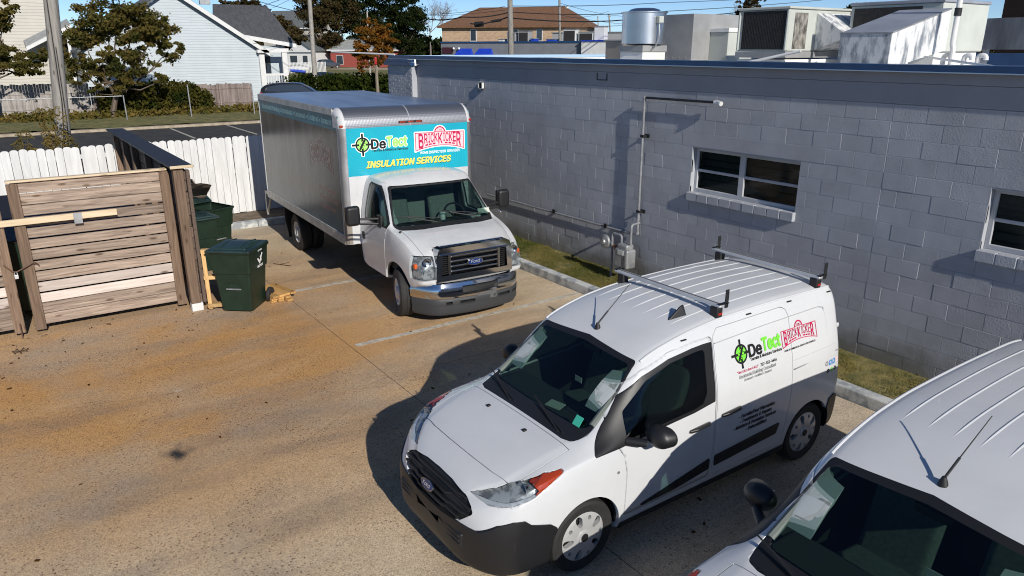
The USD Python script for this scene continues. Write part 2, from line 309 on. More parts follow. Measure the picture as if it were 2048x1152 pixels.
tag(top, 'short patchy green and straw coloured grass along the block wall', 'grass')
# asphalt lot behind the white fence, its lines, kerb and grass
top_structure('asphalt_lot', bx(-38.3, -14.25, -40, 30, -.06, -.01), M['asphalt'])
for y in (-9.6, -6.7, -3.8, -.95, 1.95, 4.85): top_structure('lot_line', bx(-38.0, -32.6, y-.06, y+.06, -.0085, -.004), M['wornline'])
M['kerbtan'] = mat('kerbtan', (.25, .20, .14), .9, col2=(.40, .34, .26), scale=3, bump=.3, bscale=30)
top_structure('far_kerb', join(bx(-38.75, -38.3, -40, 30, -.06, .11)), M['kerbtan'])
top_structure('far_grass_strip', grid_sheet(-48.5, -38.74, -40, 30, 40, 120, lambda X, Y: .08+.12*meshkit.fbm(np.stack([X, Y, 0*X], -1), 3)), M['lawn'], True)

# ================================================================ the block building
bld = thing('block_building', 'long low grey painted block building with a dark blue metal roof edge', 'building')
BW, BH, ZT = .4064, .2032, 3.2
WIN = [(-3.047, -1.153, 1.885, 2.57), (1.223, 3.117, 1.885, 2.57)]
LIN = [(-3.27, -.80, 2.5904, 2.7936), (1.02, 3.36, 2.5904, 2.7936), (-7.9, -5.65, 2.5904, 2.7936)]
SILL = [(a-.02, b+.02, 1.76, 1.885) for a, b, _, _ in WIN]
def holes(x0, x1, z0, z1):
    """pieces of the block left by openings, lintels and sills"""
    P = sbox(x0, z0, x1, z1)
    for a, b, c, d in WIN: P = P.difference(sbox(a, c, b, 2.594))
    for a, b, c, d in LIN: P = P.difference(sbox(a-.004, c-.003, b+.004, d+.003))
    for a, b, c, d in SILL: P = P.difference(sbox(a, c, b, d))
    return [q.bounds for q in getattr(P, 'geoms', [P]) if not q.is_empty and min(q.bounds[2]-q.bounds[0], q.bounds[3]-q.bounds[1]) > .02]
blocks = []
for row in range(-1, 15):
    z1 = ZT-row*BH; z0 = z1-BH
    even = row % 2 == 0
    us_ = []
    x = 0.
    if even: us_.append((0, .5)); x = .5
    while x < 21: us_.append((x, x+1)); x += 1
    x = 0.
    if not even: us_.append((-.5, 0)); x = -.5
    while x > -29.4: us_.append((x-1, x)); x -= 1
    for a, b in us_:
        a2, b2 = max(a*BW, -11.98), min(b*BW, 8.5)
        if b2-a2 < .05: continue
        j = .0022
        for q in holes(a2+j, b2-j, z0+j, z1-j): blocks.append(q)
for a, b, c, d in LIN: blocks.append((a, c, b, d))
def vis(q):
    c = np.array([(q[0]+q[2])/2, 0, (q[1]+q[3])/2])-CAM; dz = c@_f; sx = 1024+FPX*(c@_r)/dz; sy = 576-FPX*(c@_u)/dz
    return (sx > -40 and sx < 2090 and not (sx < 950 and sy > 210), dz)
blocks.sort(key=lambda q: (not vis(q)[0], vis(q)[1]))
rest = []
def block_geo(q):
    dy = R.normal(0, .0010); return cbox(q[0], q[2], -.002+dy, .03, q[1], q[3], R.uniform(.0015, .0038))
for k, q in enumerate(blocks):
    if k < 300: part(bld, 'block', block_geo(q), M['cmu'], False)
    else: rest.append(TM(block_geo(q)))
part(bld, 'more_blocks', join(*rest), M['cmu'], False, kind='stuff')
def wallpoly(z0, z1, x0, x1):
    P = sbox(x0, z0, x1, z1)
    for a, b, c, d in WIN: P = P.difference(sbox(a, c, b, d))
    return P
core = trimesh.creation.extrude_polygon(wallpoly(-.1, 3.40, -11.99, 8.5), .2, engine='earcut'); core.apply_transform(rotx(np.pi/2)); core.apply_translation((0, .203, 0))
part(bld, 'mortar', core, M['core'], False)
part(bld, 'footing', cbox(-11.98, 8.5, -.012, .004, .02, .149, .004), M['core'], False)
# plain band above the blocks, roof slab, cap
M['band'] = mat('band', (.27, .28, .312), .6, var=.06, scale=1.5, bump=.25, bscale=30)
part(bld, 'band', cbox(-11.99, 8.5, -.006, .2, 3.405, 3.64, .002), M['band'], False)
part(bld, 'band', cbox(-11.99, 8.5, -.012, .2, 3.644, 3.772, .002), M['band'], False)
part(bld, 'roof_edge', cbox(-13.36, 8.5, -.095, .28, 3.775, 3.852, .004), M['navy'], False)
part(bld, 'roof_edge_lip', bx(-13.34, 8.5, -.103, -.0955, 3.768, 3.779), M['navylip'], False)
part(bld, 'roof', bx(-13.02, 8.5, .29, 14, 3.3, 3.58), M['roofwhite'], False)
part(bld, 'rear_roof_edge', join(bx(-13.0, 8.5, 14.01, 14.3, 3.2, 3.90)), M['navy'], False)
part(bld, 'end_roof_edge', join(bx(-13.36, -13.0, .285, 14.3, 3.775, 3.852)), M['navylip'], False)
part(bld, 'end_parapet', bx(-13.3, -13.03, .29, 14.0, 3.0, 3.77), M['roofwhite'], False)
part(bld, 'far_wall', bx(-13.3, 8.4, .21, 13.9, 0, 3.29), M['core'], False)
# the brick wing at the far end
wing_rows = []
for r_ in range(0, 52):
    z0 = .1+r_*.0677
    x = -13.30+(.105 if r_ % 2 else 0)
    while x < -12.0:
        x1 = min(x+.203, -12.0)
        if x1-x > .04: wing_rows.append(cbox(max(x, -13.30)+.004, x1-.004, -.142+R.normal(0, .0015), -.11, z0+.004, z0+.0637, .002))
        x += .211
part(bld, 'brick_facing', join(*[TM(b) for b in wing_rows]), M['cmu'], False, kind='stuff')
part(bld, 'wing', bx(-13.31, -11.995, -.138, .2, 0, 3.61), M['core'], False)
part(bld, 'wing_edge', cbox(-13.40, -11.93, -.20, -.0825, 3.62, 3.70, .003), M['navy'], False)
part(bld, 'wing_edge', cbox(-13.36, -11.95, -.17, -.0825, 3.704, 3.764, .003), M['navy'], False)
# windows
for k, (a, b, c, d) in enumerate(WIN):
    fr = []
    y0, y1 = .085, .125
    mid = (a+b)/2-.06
    for q in ((a, a+.055, c, d), (b-.055, b, c, d), (a, b, c, c+.06), (a, b, d-.05, d), (mid-.05, mid+.05, c, d)): fr.append(cbox(q[0], q[1], y0, y1, q[2], q[3], .006))
    for p, q in ((a+.05, mid-.05), (mid+.05, b-.05)): fr.append(cbox(p, q, y0+.008, y1-.004, c+.32, c+.36, .004))
    w = part(bld, 'window', Manifold.batch_boolean(fr, __import__('manifold3d').OpType.Add), M['winframe'], False)
    for p, q in ((a+.055, mid-.05), (mid+.05, b-.055)):
        for z0, z1 in ((c+.06, c+.32), (c+.36, d-.05)):
            part(w, 'pane', bx(p, q, y1-.012, y1-.008, z0, z1), M['glasswin'], False)
        for z in np.arange(c+.1, d-.06, .105):
            s = bx(p+.01, q-.01, -.03, .03, -.003, .003); s.apply_transform(tr(0, y1+.09, z) @ rotx(.9 + R.normal(0, .1)))
            part(w, 'slat', s, M['seatgrey'], False)
    part(bld, 'window_reveal', join(bx(a-.02, a-.0005, -.001, .2, c, d+.02), bx(b+.0005, b+.02, -.001, .2, c, d+.02)), M['core'], False)
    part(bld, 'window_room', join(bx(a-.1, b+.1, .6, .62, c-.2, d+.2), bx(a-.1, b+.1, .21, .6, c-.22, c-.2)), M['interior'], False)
    x0, x1, z0, z1 = SILL[k]; nb = 9; wb = (x1-x0)/nb
    for i in range(nb):
        part(bld, 'sill_brick', cbox(x0+i*wb+.004, x0+(i+1)*wb-.004, -.062+R.normal(0, .002), .10, z0+R.normal(0, .002), z1+R.normal(0, .0015), .007), M['cmu'], False)
part(bld, 'sill_mortar', join(*[bx(x0+.006, x1-.006, -.052, .1, z0+.008, z1-.008) for x0, x1, z0, z1 in SILL]), M['core'], False)
part(bld, 'old_bracket', join(bx(-5.33, -5.31, -.012, -.004, 3.50, 3.62), bx(-5.08, -5.06, -.012, -.004, 3.50, 3.62), bx(-5.33, -5.06, -.012, -.004, 3.50, 3.515)), M['black'], False)
# small electrical box high on the wall
e = thing('electrical_box', 'small open white electrical box high on the block wall above the truck', 'electrical box', (-9.03, -.004, 3.27))
part(e, 'box', join(bx(-.08, -.065, -.06, 0, -.075, .075), bx(.065, .08, -.06, 0, -.075, .075), bx(-.08, .08, -.06, 0, .06, .075), bx(-.08, .08, -.06, 0, -.075, -.06), bx(-.08, .08, -.008, 0, -.07, .07)), M['whitepaint'], False)
part(e, 'cover', bx(-.06, .0, -.05, -.01, -.055, .055), M['black'], False)
part(e, 'wire', tube(arc([(-.02, -.05, -.03), (-.03, -.1, -.1), (-.06, -.03, -.14)], .02), .006, 6), M['black'])
# gas pipes and meter
gp = thing('gas_pipe', 'thin grey pipe rising up the block wall left of the window and turning right', 'pipe', (-4.07, -.075, 0))
part(gp, 'riser', tube([(0, 0, 1.0), (0, 0, 3.24)], .021), M['pipegrey'])
part(gp, 'arm', tube(arc([(0, 0, 3.22), (0, -.0, 3.27), (1.45, 0, 3.275)], .03), .019), M['black'])
part(gp, 'elbow', Manifold.sphere(.034, 16).translate((0, 0, 3.265)), M['pipegrey'])
part(gp, 'vent_cap', join(tube([(1.43, 0, 3.275), (1.48, 0, 3.275), (1.5, -.0, 3.275)], [.028, .028, .026], 12), tube([(1.49, 0, 3.28), (1.575, -.02, 3.262)], [.028, .034], 12)), M['whitepaint'])
for z in (2.66, 1.40): part(gp, 'bracket', join(bx(-.03, .03, -.03, -.02, z-.02, z+.02), bx(.02, .05, -.03, .055, z-.015, z+.015), bx(.0, .1, .045, .058, z-.03, z+.03)), M['black'], False)
part(gp, 'coupling', tube([(0, 0, 1.24), (0, 0, 1.33)], .03, 12), M['pipegrey'])
part(gp, 'coupling', tube([(0, 0, 1.0), (0, 0, 1.06)], .03, 12), M['pipegrey'])
lp = thing('wall_pipe', 'thin dark pipe running level along the lower wall behind the truck', 'pipe', (-4.2, -.05, .97))
part(lp, 'pipe', tube([(0, 0, 0), (-4.6, 0, -.02)], .02), M['pipegrey'])
for x in (-2.2, -.7): part(lp, 'bracket', join(bx(x-.02, x+.02, -.03, .045, -.02, .02), bx(x-.03, x+.05, -.03, -.02, .0, .06)), M['black'], False)
gm = thing('gas_meter', 'grey gas meter with round regulator standing at the foot of the block wall', 'gas meter', (-4.1, -.3, .18))
part(gm, 'meter_body', join(rbox(-.16, .16, -.12, .1, .26, .60, .035), rbox(-.12, .12, -.1, .08, .58, .68, .03)), M['galv'])
part(gm, 'index_plate', cbox(-.07, .07, -.128, -.118, .50, .58, .003), M['paper'], False)
part(gm, 'inlet_pipe', tube(arc([(-.34, 0, 0), (-.34, 0, .80), (-.11, 0, .80), (-.11, 0, .66)], .05), .021), M['pipegrey'])
part(gm, 'outlet_pipe', tube(arc([(.11, 0, .66), (.11, 0, 1.02), (.05, .24, 1.02)], .05), .021), M['pipegrey'])
reg = lathe([(0, -.03), (.11, -.03), (.125, -.01), (.125, .01), (.11, .03), (.05, .045), (.04, .075), (0, .08)], 28)
part(gm, 'regulator', xf(reg, tr(-.50, -.02, .62) @ rotx(np.pi/2)), M['galv'])
part(gm, 'regulator_neck', tube([(-.46, 0, .62), (-.34, 0, .62)], .03), M['pipegrey'])
part(gm, 'valve', join(rbox(-.24, -.16, -.06, .04, .52, .62, .02), tube([(-.34, 0, .57), (-.16, 0, .57)], .02)), mat('rust', (.16, .07, .04), .8, var=.4, scale=20))
# ================================================================ lofted car bodies
VAN=np.array([ # u, w, zb, v_sh,z_sh, v_g,z_g, z_c
(-3.48,.70,.40,.66,1.05,.50,1.50,1.56),
(-3.46,.77,.34,.74,1.06,.57,1.63,1.69),
(-3.42,.835,.30,.80,1.07,.62,1.70,1.765),
(-3.34,.866,.27,.845,1.08,.638,1.735,1.795),
(-3.1,.88,.24,.868,1.08,.645,1.75,1.81),
(-2.4,.882,.22,.872,1.08,.648,1.757,1.828),
(-1.7,.882,.22,.872,1.07,.648,1.745,1.808),
(-1.3,.882,.22,.872,1.06,.648,1.708,1.768),
(-1.05,.882,.22,.872,1.05,.643,1.665,1.712),
(-.77,.882,.22,.872,1.04,.635,1.585,1.628),
(-.45,.882,.22,.870,1.025,.662,1.335,1.375),
(-.12,.882,.22,.866,1.01,.692,1.095,1.11),
(.02,.882,.22,.862,1.0,.69,1.06,1.085),
(.2,.882,.22,.858,.985,.68,1.03,1.055),
(.45,.872,.21,.835,.935,.655,.96,.985),
(.6,.848,.20,.79,.868,.63,.90,.937),
(.72,.795,.20,.70,.80,.53,.845,.885),
(.80,.725,.21,.60,.745,.45,.79,.83),
(.85,.65,.22,.51,.70,.37,.735,.77),
(.89,.55,.24,.41,.64,.29,.67,.695),
(.915,.44,.27,.31,.585,.21,.61,.625),
(.93,.30,.32,.21,.53,.14,.55,.56),
(.935,.18,.37,.12,.48,.08,.49,.50)])
def profile(row,ins=0.):
    u,w,zb,vs,zs,vg,zg,zc=row
    q=[(0,zb),(.7*w,zb),(w-.035,zb+.035),(w-.004,max(zb+.12,zb+(zs-zb)*.30)),(w,zb+(zs-zb)*.6),(vs,zs),
       (vs+(vg-vs)*.45+.018,zs+(zg-zs)*.5),(vg,zg),(vg*.9,zg+(zc-zg)*.45),(vg*.5,zg+(zc-zg)*.86),(0,zc)]
    q=np.array(q)
    if ins:
        h=(zc-zb)/2;m=(zc+zb)/2
        q[:,0]*=max(.05,1-ins/max(w,.05)); q[:,1]=m+(q[:,1]-m)*max(.05,1-ins/h)
    t=np.r_[0,np.cumsum(np.maximum(1e-4,np.linalg.norm(np.diff(q,axis=0),axis=1)))]
    return q,t
def loft(T,us,ins=0.,n=(4,3,4,5,6,8,8,4,5,5),prof=profile,tip=.03):
    cols=[PC(T[:,0],T[:,i])(us) for i in range(1,T.shape[1])]
    H=[]
    for k,u in enumerate(us):
        q,t=prof([u]+[c[k] for c in cols],ins)
        s=np.concatenate([np.linspace(t[i],t[i+1],n[i],endpoint=False) for i in range(len(n))]+[[t[-1]]])
        H.append(np.stack([PC(t,q[:,0])(s),PC(t,q[:,1])(s)],1))
    H=np.array(H)
    uu=us.copy()
    if ins: 
        lo,hi=us[0],us[-1]
        uu=lo+ins+(us-lo)*(hi-lo-2*ins)/(hi-lo)
    return uu,H
def solid(uu,H):
    nu,m,_=H.shape
    ring=np.concatenate([H,H[:,-2:0:-1]*[-1,1]],1); M=ring.shape[1]
    V=np.concatenate([np.repeat(uu,M)[:,None],ring.reshape(-1,2)],1)
    i,j=np.meshgrid(np.arange(nu-1),np.arange(M),indexing='ij');i=i.ravel();j=j.ravel();j2=(j+1)%M
    a,b,c,d=i*M+j,i*M+j2,(i+1)*M+j2,(i+1)*M+j
    F=np.concatenate([np.stack([a,c,b],1),np.stack([a,d,c],1)])
    c0=len(V);V=np.vstack([V,[uu[0],0,ring[0,:,1].mean()],[uu[-1],0,ring[-1,:,1].mean()]])
    jj=np.arange(M);e=(nu-1)*M
    F=np.vstack([F,np.stack([jj,(jj+1)%M,np.full(M,c0)],1),np.stack([e+(jj+1)%M,e+jj,np.full(M,c0+1)],1)])
    s=Manifold(Mesh(V.astype(np.float32),F.astype(np.uint32)))
    if s.volume()<0: s=Manifold(Mesh(V.astype(np.float32),F[:,::-1].astype(np.uint32)))
    return s
VUS = np.unique(np.r_[np.linspace(-3.48, -3.34, 8), np.linspace(-3.34, .6, 70), np.linspace(.6, .935, 20)])
def surf_fn(uu, H, k0, k1):
    """v of the side surface at (u, z) and z of the roof at (u, v), from the loft's grid"""
    zs = np.linspace(.3, 1.72, 120)
    Tb = np.array([np.interp(zs, h[k0:k1, 1], h[k0:k1, 0]) for h in H])
    def v_of(u, z):
        u = np.asarray(u, float); z = np.asarray(z, float)
        fi = np.clip(np.interp(u, uu, np.arange(len(uu))), 0, len(uu)-1.001); i = fi.astype(int); f = fi-i
        fz = np.clip((z-zs[0])/(zs[1]-zs[0]), 0, len(zs)-1.001); j = fz.astype(int); g = fz-j
        return (Tb[i, j]*(1-f)+Tb[i+1, j]*f)*(1-g) + (Tb[i, j+1]*(1-f)+Tb[i+1, j+1]*f)*g
    def z_of(u, v):
        u = np.atleast_1d(np.asarray(u, float)); v = np.broadcast_to(np.asarray(v, float), u.shape); out = []
        for a, b in zip(u, v):
            i = int(np.clip(np.searchsorted(uu, a)-1, 0, len(uu)-2)); f = np.clip((a-uu[i])/(uu[i+1]-uu[i]), 0, 1)
            q = [np.interp(abs(b), h[k1-6:, 0][::-1], h[k1-6:, 1][::-1]) for h in (H[i], H[i+1])]
            out.append(q[0]*(1-f)+q[1]*f)
        return np.array(out)
    return v_of, z_of

# ---------------------------------------------------------------- lettering and emblems as thin raised shapes
def ext(P, t=.002): return cat_([trimesh.creation.extrude_polygon(q, t, engine='earcut') for q in getattr(P, 'geoms', [P]) if q.area > 1e-7])
def text(s, w, h, bold=False, italic=0., t=.002):
    m = meshkit.text_mesh(s, .1, t, bold); b = m.bounds
    m.vertices[:, 0] -= b[0, 0]; m.vertices[:, 0] *= w/(b[1, 0]-b[0, 0]); m.vertices[:, 1] *= h/.1
    m.vertices[:, 0] += italic*m.vertices[:, 1]
    return m
def move2(m, x, y, z=0): m = m.copy(); m.apply_translation((x, y, z)); return m
def detect_emblem(w, sub='Termite & Moisture Services', outline=False, light=False):
    """crosshair badge, word and line beneath; origin at the badge's centre; w = full width from badge centre to word end"""
    r = .150*w; out = {}
    ring = Point(0, 0).buffer(r, 24).difference(Point(0, 0).buffer(r*.80, 24))
    ticks = [sbox(-.02*w, r*.5, .02*w, r*1.5), sbox(-.02*w, -r*1.5, .02*w, -r*.5), sbox(-r*1.5, -.02*w, -r*.5, .02*w), sbox(r*.5, -.02*w, r*1.2, .02*w)]
    bug = LineString([(-.05*w, -.08*w), (.05*w, .09*w)]).buffer(.022*w); legs = [LineString([(a-.045*w, b+.025*w), (a+.045*w, b-.025*w)]).buffer(.005*w) for a, b in ((-.025*w, -.04*w), (0, 0), (.025*w, .045*w))]
    badge = unary_union([ring, bug]+ticks+legs)
    li = 'limelight' if light else 'lime'
    out[li] = [ext(Point(0, 0).buffer(r*.83, 24), .0015)]
    m = text('De', .32*w, .185*w, True); g = text('Tect', .46*w, .195*w, True)
    out['ink'] = [move2(ext(badge, .0015), 0, 0, .0015)] + [move2(m, (.18+dx)*w, (-.095+dy)*w, .001+dx*.02) for dx, dy in ((0, 0), (.012, 0), (.006, .007))]
    for dx, dy in ((0, 0), (.014, 0), (.007, .008), (.007, -.008)): out[li].append(move2(g, (.515+dx)*w, (-.068+dy)*w, .002+dx*.02))
    out['ink'].append(move2(text(sub, .80*w, .045*w, True), .20*w, -.155*w))
    if outline:
        out['white'] = [move2(ext(unary_union([Point(0, 0).buffer(r*1.12)] + [t.buffer(.018*w) for t in ticks]), .001), 0, 0, -.0005)]
        for dx, dy in ((-.018, 0), (.022, 0), (0, .018), (0, -.018), (.02, .018), (-.015, -.015)):
            out['white'] += [move2(m, (.185+dx)*w, (-.095+dy)*w, -.0008+dx*.01), move2(g, (.52+dx)*w, (-.068+dy)*w, -.0009+dx*.01)]
    return out
def brick_emblem(w, h, fill=False, bold=True):
    """arched frame with a half-round top and a word of tall end letters; origin lower left"""
    out = {}
    xs_ = np.linspace(0, 1, 25); arch = lambda x: .02+.19*(1-(2*x-1)**2)
    frame = Polygon([(x*w, arch(x)*h) for x in xs_]+[(w, .78*h), (0, .80*h)])
    domeP = Point(.5*w, .76*h).buffer(.115*w, 16).intersection(sbox(0, .76*h, w, 2*h))
    P = unary_union([frame, domeP]); t = .013*w
    rim = P.difference(P.buffer(-t)); rim2 = P.buffer(-2.2*t).difference(P.buffer(-3.0*t))
    out['red'] = [move2(ext(rim, .0015), 0, 0, .001), move2(ext(domeP.buffer(-t).difference(domeP.buffer(-1.8*t)), .0015), 0, 0, .001)]
    if fill: out['pink'] = [ext(P, .001)]; out['white'] = [move2(ext(P.buffer(.02*w), .001), 0, 0, -.0006)]
    out['red'].append(move2(text('THE', .10*w, .09*h), .45*w, .83*h, .001))
    L = 'BRICKKICKER'; cell = [.12, .085, .052, .08, .085, .105, .052, .08, .085, .075, .115]; k = .88/sum(cell); x = .06
    top = .74
    for i, (c, cw) in enumerate(zip(L, cell)):
        xm = x+cw*k/2; bot = arch(xm)+.09
        if i in (0, 10): bot = arch(xm)+.05
        elif i == 5: bot = arch(xm)+.09
        else: bot = arch(xm)+.19
        lm = text(c, cw*k*w*(.66 if c == 'I' else .86 if bold else .74), (top-bot)*h, bold or i in (0, 5, 10)); out['red'].append(move2(lm, (x+(.012 if c == 'I' else .008))*w, bot*h, .001))
        x += cw*k
    for x0 in (.20, .275, .35, .60, .675, .75):
        a, b = arch(x0), arch(x0+.055)
        out['red'].append(move2(ext(Polygon([(x0*w, (a+.08)*h), ((x0+.055)*w, (b+.08)*h), ((x0+.055)*w, (b+.145)*h), (x0*w, (a+.145)*h)]), .0015), 0, 0, .001))
    return out
def add_decal(parent, name, groups, fn, off=(0, 0), label=None):
    for key, ms in groups.items():
        m = cat_(ms)
        if m.faces.shape[0] < 60000:
            pass
        m = m.subdivide_to_size(.09) if max(m.extents[:2]) > .15 else m
        v = m.vertices.copy(); m = trimesh.Trimesh(fn(v[:, 0]+off[0], v[:, 1]+off[1], v[:, 2]), m.faces, process=False)
        part(parent, name, m, M[key], False, label=label)

# ---------------------------------------------------------------- wheels
def tyre_geo(r, w, rim): return lathe([(rim, -w*.42), (r*.90, -w*.5), (r*.97, -w*.43), (r, -w*.30), (r, -w*.12), (r-.006, -.11*w), (r-.006, -.07*w), (r, -.06*w), (r, .06*w), (r-.006, .07*w), (r-.006, .11*w), (r, .12*w), (r, w*.30), (r*.97, w*.43), (r*.90, w*.5), (rim, w*.42), (rim, -w*.42)], 56)
def hubcap_geo(r, n=10):
    body = lathe([(0, .0), (0, .035), (.05*r/.21, .035), (.055*r/.21, .024), (.10*r/.21, .030), (.17*r/.21, .026), (.195*r/.21, .016), (r, .010), (r, -.012), (0, -.012), (0, 0)], 60)
    b = Manifold(Mesh(np.array(body.vertices, np.float32), np.array(body.faces, np.uint32)))
    if b.volume() < 0: b = Manifold(Mesh(np.array(body.vertices, np.float32), np.array(body.faces[:, ::-1], np.uint32)))
    for k in range(n):
        a = 2*np.pi*k/n
        h = Manifold.batch_hull([Manifold.cylinder(.1, .019, .019, 16).translate((.122, 0, -.04)), Manifold.cylinder(.1, .031, .031, 16).translate((.168, 0, -.04))]) if k % 2 == 0 else Manifold.cylinder(.1, .017, .017, 16).translate((.165, 0, -.04))
        b = b - h.scale((r/.21, r/.21, 1)).rotate((0, 0, math.degrees(a)))
    return b
def wheel_on(parent, u, v, z, r, w, side, rim=.205, steer=0., cap=True):
    """axle along v; side = +1 outward +v"""
    T = tr(u, v, z) @ rot_z(steer) @ rotx(-np.pi/2*side)
    wh = part(parent, 'wheel', xf(tyre_geo(r, w, rim), T @ tr(0, 0, -w/2)), M['rubber'], 35)
    if cap:
        part(wh, 'hubcap', xf(TM(hubcap_geo(rim+.012)), T @ tr(0, 0, -.028)), M['alu_cap'], 30)
        part(wh, 'hub_back', xf(lathe([(0, -.06), (rim+.005, -.06), (rim+.005, -.055), (0, -.055), (0, -.06)], 40), T), M['black'], False)
        part(wh, 'hub_badge', xf(lathe([(0, .0), (.036, .0), (.034, .006), (0, .008)], 24), T @ tr(0, 0, .008)), M['blacksat'], 30)
    return wh
M['alu_cap'] = mat('alu_cap', (.50, .50, .50), .38, .35, var=.05)
M['badgeblue'] = mat('badgeblue', (.01, .03, .13), .25, coat=.5)
def oval_badge(parent, cu, cv, cz, w, h, tilt=0.):
    """blue oval with script on a nose facing +u"""
    T = tr(cu, cv, cz) @ roty(-tilt) @ np.array([[0, 0, 1, 0], [1, 0, 0, 0], [0, 1, 0, 0], [0, 0, 0, 1.]])
    el = lambda a, b: Polygon([(a*math.cos(t), b*math.sin(t)) for t in np.linspace(0, 2*np.pi, 48, endpoint=False)])
    o = part(parent, 'badge', xf(ext(el(w/2, h/2), .012), T), M['chromedim'], 30)
    part(o, 'badge_face', xf(move2(ext(el(w/2*.90, h/2*.84), .003), 0, 0, .012), T), M['badgeblue'], 30)
    m = text('Ford', w*.55, h*.42, False, .25); part(o, 'badge_script', xf(move2(m, -w*.30, -h*.15, .0145), T), M['alu'], False)

# ---------------------------------------------------------------- the small cargo vans
def rsm(pts, r=.03):
    P = Polygon(pts); return shp(P.buffer(-r, join_style=1).buffer(r, quad_segs=5))
def van_pieces():
    s0 = loft(VAN, VUS); O = solid(*s0); Tn = solid(*loft(VAN, VUS, .007)); I = solid(*loft(VAN, VUS, .032)); X = solid(*loft(VAN, VUS, -.010)); X2 = solid(*loft(VAN, VUS, -.022))
    D = dict(O=O, Tn=Tn, I=I, X=X, X2=X2, H=s0)
    both = lambda pr: pr + mirrored(pr)
    arches = both(Manifold.cylinder(.6, .362, .362, 56).rotate((90, 0, 0)).translate((0, 1.05, .315)) + Manifold.cylinder(.6, .362, .362, 56).rotate((90, 0, 0)).translate((-2.913, 1.05, .325)))
    D['arches'] = arches
    shell = O - I
    ws_big = front_prism(rsm([(-.69, 1.075), (.69, 1.075), (.655, 1.36), (.612, 1.575), (0, 1.612), (-.612, 1.575), (-.655, 1.36)], .04), -1.2, .02)
    ws_in = front_prism(rsm([(-.665, 1.12), (0, 1.115), (.665, 1.12), (.63, 1.37), (.588, 1.545), (0, 1.575), (-.588, 1.545), (-.63, 1.37)], .07), -1.2, .02)
    win_big = [(-.06, 1.005), (-.34, 1.235), (-.47, 1.355), (-.70, 1.478), (-.99, 1.562), (-1.26, 1.596), (-1.40, 1.604), (-1.505, 1.604), (-1.455, 1.10), (-1.19, 1.068), (-.88, 1.052), (-.34, 1.012)]
    win_in = [(-.41, 1.055), (-.45, 1.25), (-.72, 1.438), (-1.0, 1.526), (-1.27, 1.558), (-1.405, 1.562), (-1.36, 1.20), (-1.30, 1.12), (-1.19, 1.098), (-.88, 1.085)]
    wb, wi = both(side_prism(rsm(win_big, .012), .3, 1.2)), both(side_prism(rsm(win_in, .035), .3, 1.2))
    door = [(-.405, .36), (-.41, .77), (-.375, .93), (-.31, 1.03), (-.30, 1.20), (-.36, 1.29), (-.47, 1.395), (-.70, 1.52), (-1.0, 1.612), (-1.30, 1.648), (-1.518, 1.650), (-1.468, 1.1), (-1.462, .58), (-1.445, .36)]
    slid = [(-1.474, .36), (-1.478, 1.10), (-1.526, 1.640), (-1.60, 1.70), (-2.50, 1.712), (-2.565, 1.685), (-2.588, 1.62), (-2.56, 1.18), (-2.562, .84), (-2.50, .36)]
    shrink = lambda pts, d: rsm(list(Polygon(pts).buffer(-d, join_style=2).exterior.coords)[:-1], .035)
    dp = both(side_prism(rsm(door, .035), .45, 1.2)); dps = both(side_prism(shrink(door, .0055), .45, 1.2))
    sp = both(side_prism(rsm(slid, .045), .45, 1.2)); sps = both(side_prism(shrink(slid, .0055), .45, 1.2))
    bump = [(.30, .10), (1.1, .10), (1.1, .565), (.86, .585), (.76, .665), (.66, .70), (.58, .70), (.53, .655), (.36, .60), (.30, .55)]
    rb = [(-3.6, .10), (-3.6, .62), (-3.40, .60), (-3.335, .66), (-3.24, .62), (-3.15, .2), (-3.15, .1)]
    bp = side_prism(rsm(bump, .02), -1.2, 1.2) + side_prism(rsm(rb, .02), -1.2, 1.2)
    gr = front_prism(rsm([(-.545, .69), (-.5, .735), (-.4, .780), (-.2, .808), (0, .815), (.2, .808), (.4, .780), (.5, .735), (.545, .69), (.42, .585), (.2, .562), (0, .558), (-.2, .562), (-.42, .585)], .02), .5, 1.2)
    hl = [(.80, .806), (.70, .857), (.574, .912), (.45, .952), (.352, .979), (.18, 1.006), (.286, .965), (.421, .902), (.508, .855), (.562, .841), (.66, .806), (.764, .783)]
    am = [(.47, .935), (.352, .979), (.18, 1.006), (.286, .965), (.421, .902), (.508, .862), (.45, .905)]
    hp = both(side_prism(rsm(hl, .006), .40, 1.2)); ap = both(side_prism(rsm(am, .004), .40, 1.2))
    hood_line = [(-.70, .30), (-.70, .90), (-.645, .906), (-.45, .923), (-.2, .932), (0, .934), (.2, .932), (.45, .923), (.645, .906)]
    hood = Polygon([(.05, -.705), (.30, -.71), (.50, -.69), (.585, -.645), (.612, -.45), (.622, -.2), (.624, 0), (.622, .2), (.612, .45), (.585, .645), (.50, .69), (.30, .71), (.05, .705)])
    hoodp = shp(hood).extrude(1.).translate((0, 0, .8)); hoods = shp(hood.buffer(-.007)).extrude(1.).translate((0, 0, .8))
    rest = shell - ws_big - wb - arches - dp - sp - bp - gr - hp - hoodp
    D['body'] = rest
    D['hood'] = (shell ^ hoods) - hp - ws_big
    D['bumper'] = ((shell + (X - O)) ^ bp) - arches - gr
    D['door'] = ((shell ^ dps) - wb - arches); D['sliding'] = (shell ^ sps) - arches
    thin = O - Tn
    D['ws_frit'] = (thin ^ ws_big) - ws_in; D['ws'] = (thin ^ ws_in)
    D['win_trim'] = (thin ^ wb) - wi; D['win'] = thin ^ wi
